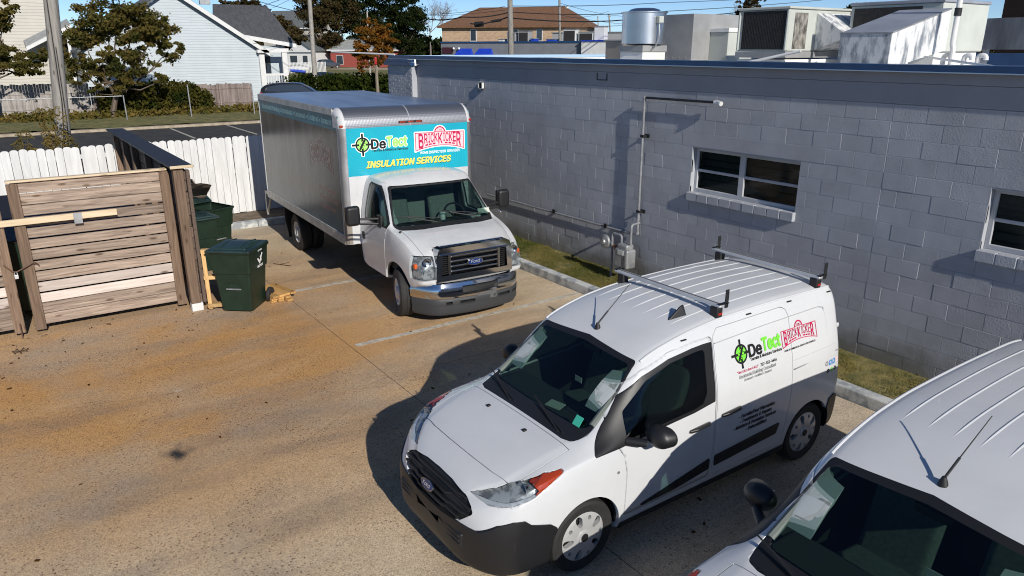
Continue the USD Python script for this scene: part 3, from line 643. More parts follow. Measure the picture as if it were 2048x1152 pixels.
    D['lamp'] = ((O - Tn) ^ hp) - ap; D['amber'] = (O - Tn) ^ ap; D['lamp_back'] = (solid(*loft(VAN, VUS, .022)) - solid(*loft(VAN, VUS, .035))) ^ both(side_prism(rsm(list(Polygon(hl).buffer(-.002).exterior.coords)[:-1], .004), .40, 1.2))
    D['grille_back'] = (solid(*loft(VAN, VUS, .02)) - solid(*loft(VAN, VUS, .06))) ^ gr
    clad = both(side_prism(rsm([(-.47, .385), (-1.425, .555), (-1.425, .45), (-1.0, .40)], .01), .5, 1.2) + side_prism(rsm([(-1.495, .560), (-2.42, .607), (-2.375, .50), (-1.495, .455)], .012), .5, 1.2))
    D['cladding'] = (X - O) ^ clad
    rocker = both(side_prism([(-.37, .17), (-.37, .30), (-2.55, .315), (-2.55, .17)], .5, 1.2))
    D['rocker'] = (X - Tn) ^ rocker
    floor = (I ^ Manifold.cube((4.4, 2, .45)).translate((-3.5, -1, .0))) - both(Manifold.cylinder(.7, .37, .37, 40).rotate((90, 0, 0)).translate((0, 1.25, .315)) + Manifold.cylinder(.7, .37, .37, 40).rotate((90, 0, 0)).translate((-2.913, 1.25, .325)))
    D['floor'] = floor
    D['liner'] = (solid(*loft(VAN, VUS, .040)) - solid(*loft(VAN, VUS, .052))) - ws_big - wb - arches - gr - hp
    return D
VP = van_pieces()
VO_of, VZ_of = surf_fn(VP['H'][0], VP['H'][1], 4, 34)
def side_map(sgn=1):
    def fn_of(u0, z0):
        def fn(x, y, t):
            u = u0-x; z = z0+y; v = VO_of(u, z); dz = (VO_of(u, z+.02)-VO_of(u, z-.02))/.04; nn = np.sqrt(1+dz*dz)
            return np.stack([u, v+(t+.0015)/nn, z-dz*(t+.0015)/nn], 1)
        return fn
    return fn_of
SIDE = side_map()
def make_van(label, xc, yF, rack, decals):
    V = thing('cargo_van', label, 'van', (xc, yF, 0), -90)
    W_ = M['carwhite']
    body = TM(VP['body'])
    ribs = []
    for v in (-.47, -.31, -.155, 0, .155, .31, .47):
        uu = np.linspace(-1.12-.10*abs(v)/.47*0, -3.22, 26); zz = VZ_of(uu, v)
        rr = np.interp(uu, [-3.22, -3.1, -1.4, -1.12], [.002, .0095, .0095, .002])
        ribs.append(tube(np.stack([uu, 0*uu+v, zz-.004], 1), rr, 8))
    for s in (-1, 1):
        uu = np.linspace(-.74, -3.36, 40); vv = np.interp(-uu, [.74, 1.1, 3.2, 3.36], [.632, .640, .640, .625]); zz = np.array([VZ_of([a], b)[0] for a, b in zip(uu, vv)])
        ribs.append(tube(np.stack([uu, s*vv, zz+.001], 1), .0125, 8))
    part(V, 'body', join(body, *ribs), W_, 38)
    part(V, 'hood', VP['hood'], W_, 38)
    bt = TM(VP['bumper']); bh = lambda s: bt.submesh([np.nonzero(bt.triangles_center[:, 0]*s > -1.5*s)[0]], append=True)
    bp = part(V, 'bumper', bh(1), M['blacksat'], 38); part(V, 'rear_bumper', bh(-1), M['blacksat'], 38)
    slit = [rbox(.90, .937, -.42+k*.0, .42, .455-.05*k, .475-.05*k, .008) for k in range(2)]
    part(bp, 'air_intake', rbox(.885, .932, -.50, .50, .385, .515, .02), M['black'])
    for k in range(3): part(bp, 'intake_bar', rbox(.90, .939, -.48, .48, .405+.04*k, .420+.04*k, .007), M['blacksat'])
    for s in (-1, 1):
        fl = thin_fog(s); part(bp, 'fog_lamp', fl[0], M['black']); part(bp, 'fog_lens', fl[1], M['lensgrey'])
    doors = TM(VP['door']); sl = TM(VP['sliding'])
    for s in (1, -1):
        f = lambda g: g.submesh([np.nonzero(g.triangles_center[:, 1]*s > 0)[0]], append=True)
        d = part(V, 'front_door', f(doors), W_, 38); part(d, 'handle', handle_geo(-1.26, .922, s), M['blacksat'])
        d2 = part(V, 'sliding_door', f(sl), W_, 38); part(d2, 'handle', handle_geo(-1.67, .955, s), M['blacksat'])
        for z0, u0 in ((.806, -.318),): part(d, 'key_lock', xf(lathe([(0, 0), (.013, 0), (.012, .003), (0, .003)], 16), tr(u0, s*(.883), z0) @ rotx(-np.pi/2*s)), M['galv'])
    ht = lambda g, s: TM(g).submesh([np.nonzero(TM(g).triangles_center[:, 1]*s > 0)[0]], append=True)
    part(V, 'windshield_border', VP['ws_frit'], M['blacksat'], 38); part(V, 'windshield', VP['ws'], M['glassdark'], 38)
    part(V, 'cowl', rbox(-.14, .015, -.60, .60, 1.03, 1.066, .012), M['black'])
    for v0 in (-.25, .42):
        part(V, 'wiper', join(tube([(-.02, v0+.05, 1.088), (-.13, v0-.36, 1.155)], .009, 6), tube([(-.03, v0+.1, 1.093), (-.155, v0-.45, 1.165)], .006, 6)), M['black'])
    for s in (1, -1):
        part(V, 'window_trim', ht(VP['win_trim'], s), M['blacksat'], 38); part(V, 'side_window', ht(VP['win'], s), M['glassside'], 38)
        h = part(V, 'headlight', ht(VP['lamp'], s), M['lens'], 38); part(h, 'reflector', ht(VP['lamp_back'], s), M['lampsilver'], 30); part(h, 'turn_signal', ht(VP['amber'], s), M['amberlens'], 38)
        part(h, 'lamp_bowl', xf(lathe([(0, -.02), (.045, .0), (.058, .03), (.05, .03), (.0, -.012)], 24), tr(.50, s*.735, .895) @ roty(np.pi/2)), M['chrome'])
        part(V, 'side_cladding', ht(VP['cladding'], s), M['blacksat'], 38); part(V, 'rocker', ht(VP['rocker'], s), M['blacksat'], 38)
        mr = Manifold.batch_hull([Manifold.sphere(1, 28).scale((.085, .125, .095)).translate((-.55, s*1.02, 1.12)), Manifold.sphere(1, 28).scale((.05, .10, .08)).translate((-.60, s*1.06, 1.12))])
        mi = part(V, 'side_mirror', join(mr.translate((-.06, 0, -.02)), tube([(-.42, s*.85, 1.04), (-.52, s*.98, 1.05)], [.04, .035], 8)), M['blacksat'], 50)
        part(mi, 'mirror_glass', rbox(-.68, -.662, s*1.02-.07, s*1.02+.07, 1.03, 1.15, .008), M['chrome'])
        part(V, 'tail_lamp', rbox(-3.478, -3.42, s*.66-.03, s*.66+.03, 1.0, 1.40, .02), M['redlens'])
    gb = part(V, 'grille', VP['grille_back'], M['black'], 38)
    for k, z in enumerate((.605, .655, .705, .755)):
        hw = (.40, .50, .50, .43)[k]; vv = np.linspace(-hw, hw, 24); ue = np.array([front_u(v, z) for v in vv])
        part(gb, 'grille_bar', tube(np.stack([ue-.004, vv, 0*vv+z], 1), .013, 8), M['blacksat'])
    oval_badge(gb, front_u(0, .69)-.004, 0, .695, .19, .082, .22)
    for u, v, z in ((0, .79, .315), (-2.913, .79, .325)):
        for s in (1, -1): wheel_on(V, u, s*(v+.065), z, .318, .21, s, .207)
    part(V, 'underbody', VP['floor'], M['black'], False); part(V, 'interior_liner', VP['liner'], M['liner'], 38)
    # inside
    part(V, 'dashboard', Manifold.batch_hull([Manifold.sphere(.05, 12).translate((a, b, c)) for b in (-.66, .66) for a, c in ((-.16, 1.02), (-.50, 1.02), (-.58, .93), (-.50, .6), (-.1, .6))]), M['interior'])
    part(V, 'instrument_hood', Manifold.batch_hull([Manifold.sphere(.03, 12).translate((a, .36+b, c)) for b in (-.17, .17) for a, c in ((-.35, 1.06), (-.58, 1.07), (-.55, .98))]), M['interior'])
    sw = trimesh.creation.torus(.18, .015, 28, 10); sw.apply_transform(tr(-.68, .36, 1.0) @ roty(-1.1)); part(V, 'steering_wheel', join(sw, tube([(-.68, .36, 1.0), (-.5, .36, .92)], .03), tube([(-.68, .2, 1.0), (-.68, .52, 1.0)], .018)), M['black'], 40)
    for s in (1, -1):
        st = part(V, 'front_seat', Manifold.batch_hull([Manifold.sphere(.06, 12).translate((a, s*.37+b, c)) for b in (-.2, .2) for a, c in ((-.80, .72), (-1.25, .66), (-.8, .6), (-1.25, .55))]), M['seatgrey'])
        part(st, 'seat_back', Manifold.batch_hull([Manifold.sphere(.06, 12).translate((a, s*.37+b, c)) for b in (-.18, .18) for a, c in ((-1.22, .70), (-1.42, 1.24))]), M['seatgrey'])
        part(st, 'headrest', rbox(-1.50, -1.40, s*.37-.12, s*.37+.12, 1.29, 1.46, .04), M['seatgrey'])
        sv = rbox(-.17, .17, -.17, .17, -.008, .008, .007).scale((.62, 1.15, 1)).rotate((0, -24, 0)).translate((-.885, s*.37, 1.545)); sv = part(V, 'sun_visor', sv, M['visor'])
        if s == 1:
            pp = TM(Manifold.cube((.10, .15, .002), True).rotate((0, -24, 0)).translate((-.86, s*.36, 1.567))); part(sv, 'visor_label', pp, M['paper'], False)
            part(sv, 'label_stripe', TM(Manifold.cube((.025, .15, .002), True).rotate((0, -24, 0)).translate((-.82, s*.36, 1.551))), M['paperlime'], False)
        part(V, 'pillar_trim', tube([(-.22, s*.655, 1.15), (-.5, s*.625, 1.34), (-.80, s*.585, 1.53)], [.03, .035, .03], 8), M['visor'])
    part(V, 'bulkhead', bx(-1.62, -1.60, -.68, .68, .5, 1.66), M['interior'], False)
    part(V, 'cabin_mirror', rbox(-.80, -.77, -.11, .11, 1.44, 1.50, .012), M['black'])
    part(V, 'air_tag', cbox(-.46, -.455, .15, .24, 1.30, 1.35, .001), M['paper'], False)
    tg = TM(Manifold.cube((.10, .16, .006), True).rotate((0, 8, 12)).translate((-.30, .08, 1.078))); part(V, 'dash_note', tg, M['paper'], False)
    gs = TM(Manifold.cube((.003, .085, .085), True).rotate((0, -38, 0)).translate((-.178, .53, 1.155))); part(V, 'inspection_sticker', gs, mat_once('stickergreen', (.05, .45, .32)), False)
    # outside fittings
    for v in (-.267, .267): part(V, 'washer_jet', rbox(.150, .185, v-.016, v+.016, 1.052, 1.072, .006), M['black'])
    an = part(V, 'antenna', join(lathe([(0, 0), (.03, 0), (.022, .03), (.012, .055), (0, .06)], 16).apply_transform(tr(-.83, 0, 1.645)), tube([(-.83, 0, 1.69), (-.93, .02, 1.80)], .008, 8), tube([(-.93, .02, 1.80), (-1.14, .06, 2.02)], [.0045, .003], 6)), M['black'], 40)
    fin = Manifold.batch_hull([Manifold.sphere(.012, 10).translate(q) for q in ((-1.30, .41, 1.75), (-1.47, .38, 1.765), (-1.47, .44, 1.765), (-1.46, .41, 1.85), (-1.43, .41, 1.84))]); part(V, 'shark_fin', fin, M['blacksat'])
    for u in (-1.2, -2.05, -2.65, -3.3): part(V, 'roof_plug', rbox(u-.03, u+.03, .672, .690, VZ_of([u], .66)[0]-.012, VZ_of([u], .66)[0]-.002, .004), M['black'])
    part(V, 'door_track', join(*[tube([(-2.57, s*(VO_of(-2.57, 1.115)+.001), 1.115), (-3.33, s*(VO_of(-3.33, 1.13)+.001), 1.13)], .007, 6) for s in (1, -1)]), M['galv'])
    def line(pts, r=.0035):
        q = np.array(pts); q = np.array([(np.interp(t, np.linspace(0, 1, len(q)), q[:, 0]), np.interp(t, np.linspace(0, 1, len(q)), q[:, 1])) for t in np.linspace(0, 1, 60)])
        return tube(np.stack([q[:, 0], VO_of(q[:, 0], q[:, 1])-.0015, q[:, 1]], 1), r, 5)
    part(V, 'panel_crease', join(line([(-1.53, 1.588), (-2.2, 1.610), (-3.05, 1.62), (-3.13, 1.60), (-3.16, 1.52), (-3.17, 1.33)]), line([(-2.57, 1.20), (-3.33, 1.21)])), M['galvlight'], 40)
    part(V, 'rear_hinge', rbox(-3.43, -3.38, .742, .765, 1.33, 1.375, .008), W_)
    if rack:
        for k, u in enumerate((-1.69, -3.17)):
            z = 1.79; b = part(V, 'roof_rack_bar', rbox(u-.032, u+.032, -.70, .66, z+.065, z+.098, .014), M['alu'])
            part(b, 'bar_slot', bx(u-.006, u+.006, -.69, .65, z+.0975, z+.0995), M['black'], False)
            for s in (-1, 1):
                part(b, 'rack_foot', rbox(u-.04, u+.04, s*.60-.045, s*.60+.045, z-.035, z+.07, .015), M['black'])
                part(b, 'foot_mark', rbox(u-.026, u+.026, s*.647-.004, s*.647+.004, z-.005, z+.016, .003), M['redlens'])
                st = rbox(-.022, .022, -.006, .006, 0, .17, .005) - Manifold.cylinder(.1, .008, .008, 12).rotate((90, 0, 0)).translate((0, .05, .14))
                part(b, 'ladder_stop', join(st.translate((u-.05, s*.665, z+.06)), bx(u-.08, u+.03, s*.665-.03, s*.665+.006, z+.098, z+.106)), M['black'])
    if decals:
        k = .57
        add_decal(V, 'logo', detect_emblem(k), SIDE(-1.85, 1.424))
        add_decal(V, 'logo', brick_emblem(.55, .205, bold=False), SIDE(-2.436, 1.335))
        add_decal(V, 'lettering', {'ink': [text('HOME & COMMERCIAL INSPECTION SERVICES', .49, .016)]}, SIDE(-2.455, 1.306))
        add_decal(V, 'lettering', {'red': [text('"One CALL does it ALL!"', .29, .022, False, .2)]}, SIDE(-1.765, 1.262))
        add_decal(V, 'lettering', {'ink': [text('757-552-4444', .235, .026, True)]}, SIDE(-2.09, 1.260))
        add_decal(V, 'lettering', {'inkgrey': [text('Residential Building Consultant', .52, .030, False, .2)]}, SIDE(-1.783, 1.216)); add_decal(V, 'lettering', {'inkgrey': [text('Licensed \u2022 Certified \u2022 Insured', .385, .022, False, .2)]}, SIDE(-1.845, 1.183))
        for i, (t, u0, w) in enumerate((('- Termite/Pest Warranties', -1.78, .53), ('- Treatments & Repairs', -1.80, .47), ('- Moisture & Insulation Services', -1.72, .62), ('- Dehumidifiers', -1.90, .31))):
            add_decal(V, 'lettering', {'ink': [text(t, w, .034, True, .2)]}, SIDE(u0, .832-.051*i))
        for i, (c1, c2) in enumerate((('inkgrey', 'white'), ('bluedecal', 'red'), ('bluedecal', 'bluedecal'), ('pink', 'red'))):
            P = Point(.025, .03).buffer(.026) if i in (0, 3) else sbox(0, 0, .05, .055)
            add_decal(V, 'badge_decal', {c1: [ext(P.difference(Point(.025, .03).buffer(.014)), .001)]}, SIDE(-3.10-.065*i, 1.005))
        for i in range(3): add_decal(V, 'badge_decal', {('ink', 'lime', 'ink')[i]: [ext(Point(.02, .02).buffer(.022).difference(Point(.02, .02).buffer(.009)), .001)]}, SIDE(-3.14-.065*i, .93))
    return V
_once = {}
def mat_once(n, c):
    if n not in _once: _once[n] = mat(n, c, .6)
    return _once[n]
M['liner'] = mat('liner', (.03, .032, .033), .8); M['lensgrey'] = mat('lensgrey', (.35, .36, .37), .2, coat=.5); M['lampsilver'] = mat('lampsilver', (.27, .275, .28), .3, .2, var=.45, scale=13, lo=.42, hi=.55); M['amberlens'] = mat('amberlens', (.34, .04, .012), .2, coat=.7); M['galvlight'] = mat('galvlight', (.42, .43, .44), .5)
_vo = TM(VP['O'])
def front_u(v, z):
    uu, H = VP['H']
    best = .935
    for i in range(len(uu)-1, 0, -1):
        h = H[i]; lo = np.interp(abs(v), h[:30, 0][:14], h[:14, 1]) if False else None
        ring = h; inside = (abs(v) <= np.interp(z, ring[4:34, 1], ring[4:34, 0], left=0, right=0)) or (z > ring[34, 1] and z < np.interp(abs(v), ring[30:, 0][::-1], ring[30:, 1][::-1], right=0))
        if inside: return uu[i]
    return best
def handle_geo(u, z, s): return Manifold.batch_hull([Manifold.sphere(.016, 12).scale((1, .8, 1)).translate((u+a, s*(.895+b), z+c)) for a, b, c in ((.115, -.005, -.012), (-.115, -.005, .0), (.06, .018, .0), (-.08, .02, .012))])
def thin_fog(s):
    q = [(.79, .70, .50), (.66, .83, .535), (.66, .83, .46), (.75, .755, .445)]
    P = Manifold.batch_hull([Manifold.sphere(.012, 8).translate((a, s*b, c)) for a, b, c in q]); L = Manifold.batch_hull([Manifold.sphere(.013, 8).translate((a+.004, s*(b+.004), c)) for a, b, c in ((.765, .735, .495), (.715, .785, .50), (.72, .78, .465), (.75, .755, .462))])
    return P, L
VAN1 = make_van('white cargo van with two roof rack bars and company lettering on its side', .155, -5.549, True, True)
VAN2 = make_van('white cargo van cut off by the picture corner, without a roof rack', 3.17, -5.572, False, False)
# ================================================================ the box truck
CAB = np.array([
(-.02,.96,.52,.93,1.38,.78,1.97,2.04),(.05,.985,.50,.955,1.38,.80,1.985,2.065),(.3,1.0,.48,.97,1.38,.80,1.995,2.085),(.55,1.0,.48,.97,1.37,.785,1.98,2.065),(.74,1.0,.48,.97,1.36,.74,1.90,1.975),(1.0,1.0,.48,.965,1.345,.80,1.63,1.72),(1.27,1.0,.48,.957,1.325,.875,1.345,1.41),(1.42,1.0,.48,.95,1.295,.87,1.31,1.355),(1.7,.985,.5,.93,1.22,.82,1.25,1.31),(1.95,.955,.55,.90,1.10,.77,1.14,1.245),(2.08,.925,.6,.86,1.03,.71,1.08,1.20),(2.15,.895,.62,.82,.98,.65,1.03,1.165),(2.19,.85,.64,.77,.93,.58,.97,1.10),(2.205,.78,.66,.70,.88,.5,.92,1.03)])
CUS = np.unique(np.r_[np.linspace(-.02, .05, 4), np.linspace(.05, 2.0, 60), np.linspace(2.0, 2.205, 14)])
TYAW = -.053; _l = np.array([-math.sin(TYAW), math.cos(TYAW), 0]); TO = np.array([-6.754, -4.216, 0]) + _l*1.22
T_ = thing('box_truck', 'white box truck with a silver nosed cargo box and turquoise lettered front', 'truck', TO, math.degrees(TYAW))
M['teal'] = usdkit.material(stage, '/World/Looks/teal', {'g': ('texture_coordinate', {}), 'm': ('mapping', dict(scale=(1, 1, 1.4), location=(0, .9, -3.2))), 'w': ('wave_texture', dict(wave_type='rings', rings_direction='x', scale=9., distortion=1.5, detail=1., detail_scale=.6)), 'r': ('rgb_ramp', dict(ramp=[(.35, (.010, .40, .50)), (.6, (.012, .34, .46))])), 'n': ('noise_texture', dict(scale=1.4, detail=2.)), 'r2': ('rgb_ramp', dict(ramp=[(.3, (.75, .8, .9)), (.7, (1.1, 1.1, 1.05))])), 'x': ('mix', dict(mix_type='multiply', fac=1.)), 'p': ('principled_bsdf', dict(roughness=.35))},
    [('g.object', 'm.vector'), ('m.vector', 'w.vector'), ('w.fac', 'r.fac'), ('g.object', 'n.vector'), ('n.fac', 'r2.fac'), ('r.color', 'x.color1'), ('r2.color', 'x.color2'), ('x.color', 'p.base_color')], surface='p.BSDF')
M['tealdark'] = mat('tealdark', (.010, .15, .20), .3, var=.3, scale=2, space='object')
M['wrap'] = usdkit.material(stage, '/World/Looks/wrap', {'g': ('texture_coordinate', {}), 'm': ('mapping', dict(scale=(1.3, 1, .35))), 'n': ('noise_texture', dict(scale=2.2, detail=5., roughness=.6)), 'r': ('rgb_ramp', dict(ramp=[(.35, (.032, .024, .02)), (.55, (.085, .068, .058)), (.72, (.15, .138, .13))])), 'z': ('separate_xyz', {}), 'mz': ('map_range', dict(from_min=1.0, from_max=1.45, to_min=.75, to_max=0., clamp=True)), 'x': ('mix', dict(color2=(.02, .085, .125))), 'p': ('principled_bsdf', dict(roughness=.26, specular_ior_level=.3, coat_weight=.05, coat_roughness=.1))},
    [('g.object', 'm.vector'), ('m.vector', 'n.vector'), ('n.fac', 'r.fac'), ('g.object', 'z.vector'), ('z.z', 'mz.value'), ('mz.result', 'x.fac'), ('r.color', 'x.color1'), ('x.color', 'p.base_color')], surface='p.BSDF')
M['tread'] = usdkit.material(stage, '/World/Looks/treadplate', {'g': ('texture_coordinate', {}), 'w': ('voronoi_texture', dict(scale=40., randomness=0., feature='f1')), 'r': ('rgb_ramp', dict(ramp=[(.2, (.44, .44, .46)), (.5, (.34, .345, .36))])), 'b': ('bump', dict(strength=.35, distance=.004, invert=True)), 'p': ('principled_bsdf', dict(metallic=.9, roughness=.38))},
    [('g.object', 'w.vector'), ('w.distance', 'r.fac'), ('r.color', 'p.base_color'), ('w.distance', 'b.height'), ('b.normal', 'p.normal')], surface='p.BSDF')
M['roofmetal'] = mat('roofmetal', (.34, .35, .38), .3, .75, var=.2, scale=1.2, stretch=(.4, 2.5, 1), space='object')
M['railmetal'] = mat('railmetal', (.46, .45, .43), .45, .4, var=.15, scale=5)
# cargo box
L_, HW, ZB, ZT2 = 5.15, 1.22, .85, 3.10
part(T_, 'front_panel', bx(-.03, 0, -1.12, 1.12, ZB, 2.0), M['truckwhite'], False)
tp = part(T_, 'front_banner', bx(-.03, .0, -1.12, 1.12, 2.0, 2.785), M['teal'], False)
th = np.linspace(0, np.pi/2, 14); cap = [(-.32+.32*math.cos(t), 2.785+.315*math.sin(t)) for t in th]
cp = side_prism(cap+[(-.34, 3.10), (-.34, 2.785)], -1.12, 1.12); part(T_, 'nose_cap', cp, M['tread'], 30)
part(T_, 'nose_seam', tube([(x+.003*0, .02, z+.0) for x, z in cap], .008, 6), M['alu'])
ml = part(T_, 'marker_bar', rbox(-.025, .005, -.19, .25, 2.825, 2.865, .012), M['black'])
for v in (-.12, .03, .18): part(ml, 'marker_light', rbox(-.005, .012, v-.055, v+.055, 2.832, 2.858, .011), M['amberlens'])
for s in (-1, 1):
    q = [(0, 0)]+[(.10*math.cos(t), .10*math.sin(t)) for t in np.linspace(0, np.pi/2, 12)]
    post = poly(q).extrude(2.785-ZB).translate((-.10, 1.12, ZB)); post = post if s > 0 else mirrored(post)
    pp = part(T_, 'corner_post', post, M['galvpost'] if 'galvpost' in M else M.setdefault('galvpost', mat('galvpost', (.42, .42, .43), .4, .75, var=.2, scale=2, space='object')), 30)
    part(pp, 'post_foot', (post ^ Manifold.cube((1, 4, .36)).translate((-.5, -2, ZB))).scale((1, 1, 1)).translate((.002, s*.002, -.004)), mat_once('postfoot', (.23, .20, .17)), 30)
    c2 = side_prism(cap+[(-.34, 3.10), (-.34, 2.785)], 1.121, 1.125); arcs = [rot for rot in np.linspace(0, 1, 9)]
    cc = Manifold.batch_hull([side_prism([(a*1.0-.32*0, b) for a, b in [(-.32+(.32-.10*(1-math.cos(t)))*math.cos(k), 2.785+(.315-.10*(1-math.cos(t)))*math.sin(k)) for k in th]]+[(-.34, 3.10-.10*(1-math.cos(t))), (-.34, 2.785)], 1.12+.10*math.sin(t)-.002, 1.12+.10*math.sin(t)) for t in np.linspace(0, 1.45, 9)])
    part(T_, 'corner_cap', cc if s > 0 else mirrored(cc), M['truckwhite'], 40)
    part(T_, 'side_marker', rbox(-.085, -.01, s*1.18-.03, s*1.18+.035, 2.80, 2.84, .01), M['amberlens'] if s < 0 else M['redlens'])
    part(T_, 'side_panel', bx(-L_, -.10, s*1.20, s*1.212, 1.0, 2.74), M['wrap'], False)
    part(T_, 'side_banner', bx(-L_, -.10, s*1.20, s*1.2125, 2.74, 2.975), M['tealdark'], False)
    part(T_, 'top_rail', cbox(-L_, -.335, s*1.20, s*1.225, 2.975, 3.085, .006) if s > 0 else cbox(-L_, -.335, -1.225, -1.20, 2.975, 3.085, .006), M['railmetal'], False)
    br = part(T_, 'bottom_rail', cbox(-L_, -.09, min(s*1.19, s*1.226), max(s*1.19, s*1.226), .83, 1.0, .006), M['railmetal'], False)
    part(br, 'rivet', join(*[Manifold.sphere(.010, 8).translate((u, s*1.226, .955 if k % 2 else .88)) for k, u in enumerate(np.arange(-5.1, -.1, .12))]), M['galv'], kind='stuff')
    part(T_, 'panel_edge', bx(-.165, -.10, s*1.2125, s*1.2165, 1.0, 2.97), M['railmetal'], False)
rf = grid_sheet(-L_, -.33, -1.21, 1.21, 12, 9, lambda X, Y: 3.088+.012*(1-(Y/1.21)**2)); part(T_, 'roof', rf, M['roofmetal'], True)
part(T_, 'box_floor', bx(-L_, -.02, -1.19, 1.19, .86, .93), M['black'], False); part(T_, 'rear_frame', join(bx(-L_-.04, -L_, -1.22, 1.22, .83, 3.09)), M['truckwhite'], False)
def FR(v0, z0): return lambda x, y, t: np.stack([t+.0015, v0+x, z0+y], 1)
add_decal(T_, 'logo', detect_emblem(.81, outline=True, light=True), FR(-.85, 2.51))
add_decal(T_, 'logo', brick_emblem(.95, .405, fill=True), FR(.10, 2.325))
it = text('INSULATION SERVICES', 1.57, .105, True, .22)
add_decal(T_, 'lettering', {'ink': [it]}, FR(-.80, 2.112)); add_decal(T_, 'lettering', {'yellow': [move2(it, -.008, .010, .0025), move2(it, -.002, .012, .0027)]}, FR(-.80, 2.112))
add_decal(T_, 'lettering', {'white': [text('HOME INSPECTION SERVICES', .77, .042, True)]}, FR(.19, 2.285))
def SD(u0, z0): return lambda x, y, t: np.stack([u0+x, 0*x-1.2128-t, z0+y], 1)
M['faded'] = mat('faded', (.17, .30, .33), .3); M['fadedred'] = mat('fadedred', (.15, .085, .08), .25); M['fadedgrey'] = mat('fadedgrey', (.21, .20, .20), .25)
add_decal(T_, 'lettering', {'faded': [text('Residential Building Consultants \u2022 Licensed \u2022 Certified \u2022 Insured', 4.5, .10)]}, SD(-4.9, 2.81))
be = brick_emblem(1.25, .60); add_decal(T_, 'logo', {'fadedred': be['red']}, SD(-1.75, 1.95))
for i, (t, w) in enumerate((('Residential', .9), ('Commercial', .95), ('Insulation', .8))): add_decal(T_, 'lettering', {'fadedred': [text(t, w, .085, True, .2)]}, SD(-1.35, 1.62-.16*i))
# cab
CH = loft(CAB, CUS); cO, cT, cI = solid(*CH), solid(*loft(CAB, CUS, .008)), solid(*loft(CAB, CUS, .035)); cX = solid(*loft(CAB, CUS, -.008))
both = lambda pr: pr+mirrored(pr)
c_ar = both(Manifold.cylinder(.6, .46, .46, 48).rotate((90, 0, 0)).translate((1.48, 1.2, .42)))
c_ws = front_prism(rsm([(-.90, 1.335), (.90, 1.335), (.745, 1.925), (-.745, 1.925)], .06), .5, 1.48); c_wi = front_prism(rsm([(-.865, 1.375), (.865, 1.375), (.715, 1.895), (-.715, 1.895)], .05), .5, 1.48)
c_wb = both(side_prism(rsm([(.215, 1.40), (.22, 1.90), (.27, 1.945), (.62, 1.925), (1.16, 1.40), (1.14, 1.33), (.24, 1.33)], .03), .4, 1.3)); c_win = both(side_prism(rsm([(.25, 1.39), (.255, 1.88), (.29, 1.915), (.60, 1.895), (1.11, 1.38), (1.08, 1.355), (.28, 1.36)], .03), .4, 1.3))
cdo = [(.10, .50), (.10, 1.92), (.16, 1.985), (.66, 1.965), (1.19, 1.40), (1.12, 1.25), (1.09, .9), (1.08, .50)]
c_dp = both(side_prism(rsm(cdo, .04), .5, 1.3)); c_ds = both(side_prism(rsm(list(Polygon(cdo).buffer(-.004, join_style=2).exterior.coords)[:-1], .035), .5, 1.3))
hoodc = Polygon([(1.36, -.83), (1.7, -.82), (2.04, -.78), (2.3, -.74), (2.3, .74), (2.04, .78), (1.7, .82), (1.36, .83)]); c_hp = shp(hoodc).extrude(1).translate((0, 0, 1.02)); c_hs = shp(hoodc.buffer(-.007)).extrude(1).translate((0, 0, 1.024))
c_hl = both(front_prism(rsm([(.655, .725), (.655, 1.075), (.90, 1.085), (1.0, 1.07), (1.0, .75), (.9, .725)], .015), 1.93, 2.4)); c_gr = front_prism([(-.655, .66), (.655, .66), (.635, 1.18), (-.635, 1.18)], 2.0, 2.4)
shell = cO-cI
CW = M['truckwhite']
part(T_, 'cab', shell-c_ws-c_wb-c_dp-c_hp-c_ar-c_hl-c_gr, CW, 38); part(T_, 'hood', ((shell ^ c_hs)-c_hl-c_gr-c_ws), CW, 38)
hs = lambda g, s: TM(g).submesh([np.nonzero(TM(g).triangles_center[:, 1]*s > 0)[0]], append=True)
dr = (shell ^ c_ds)-c_wb-c_ar
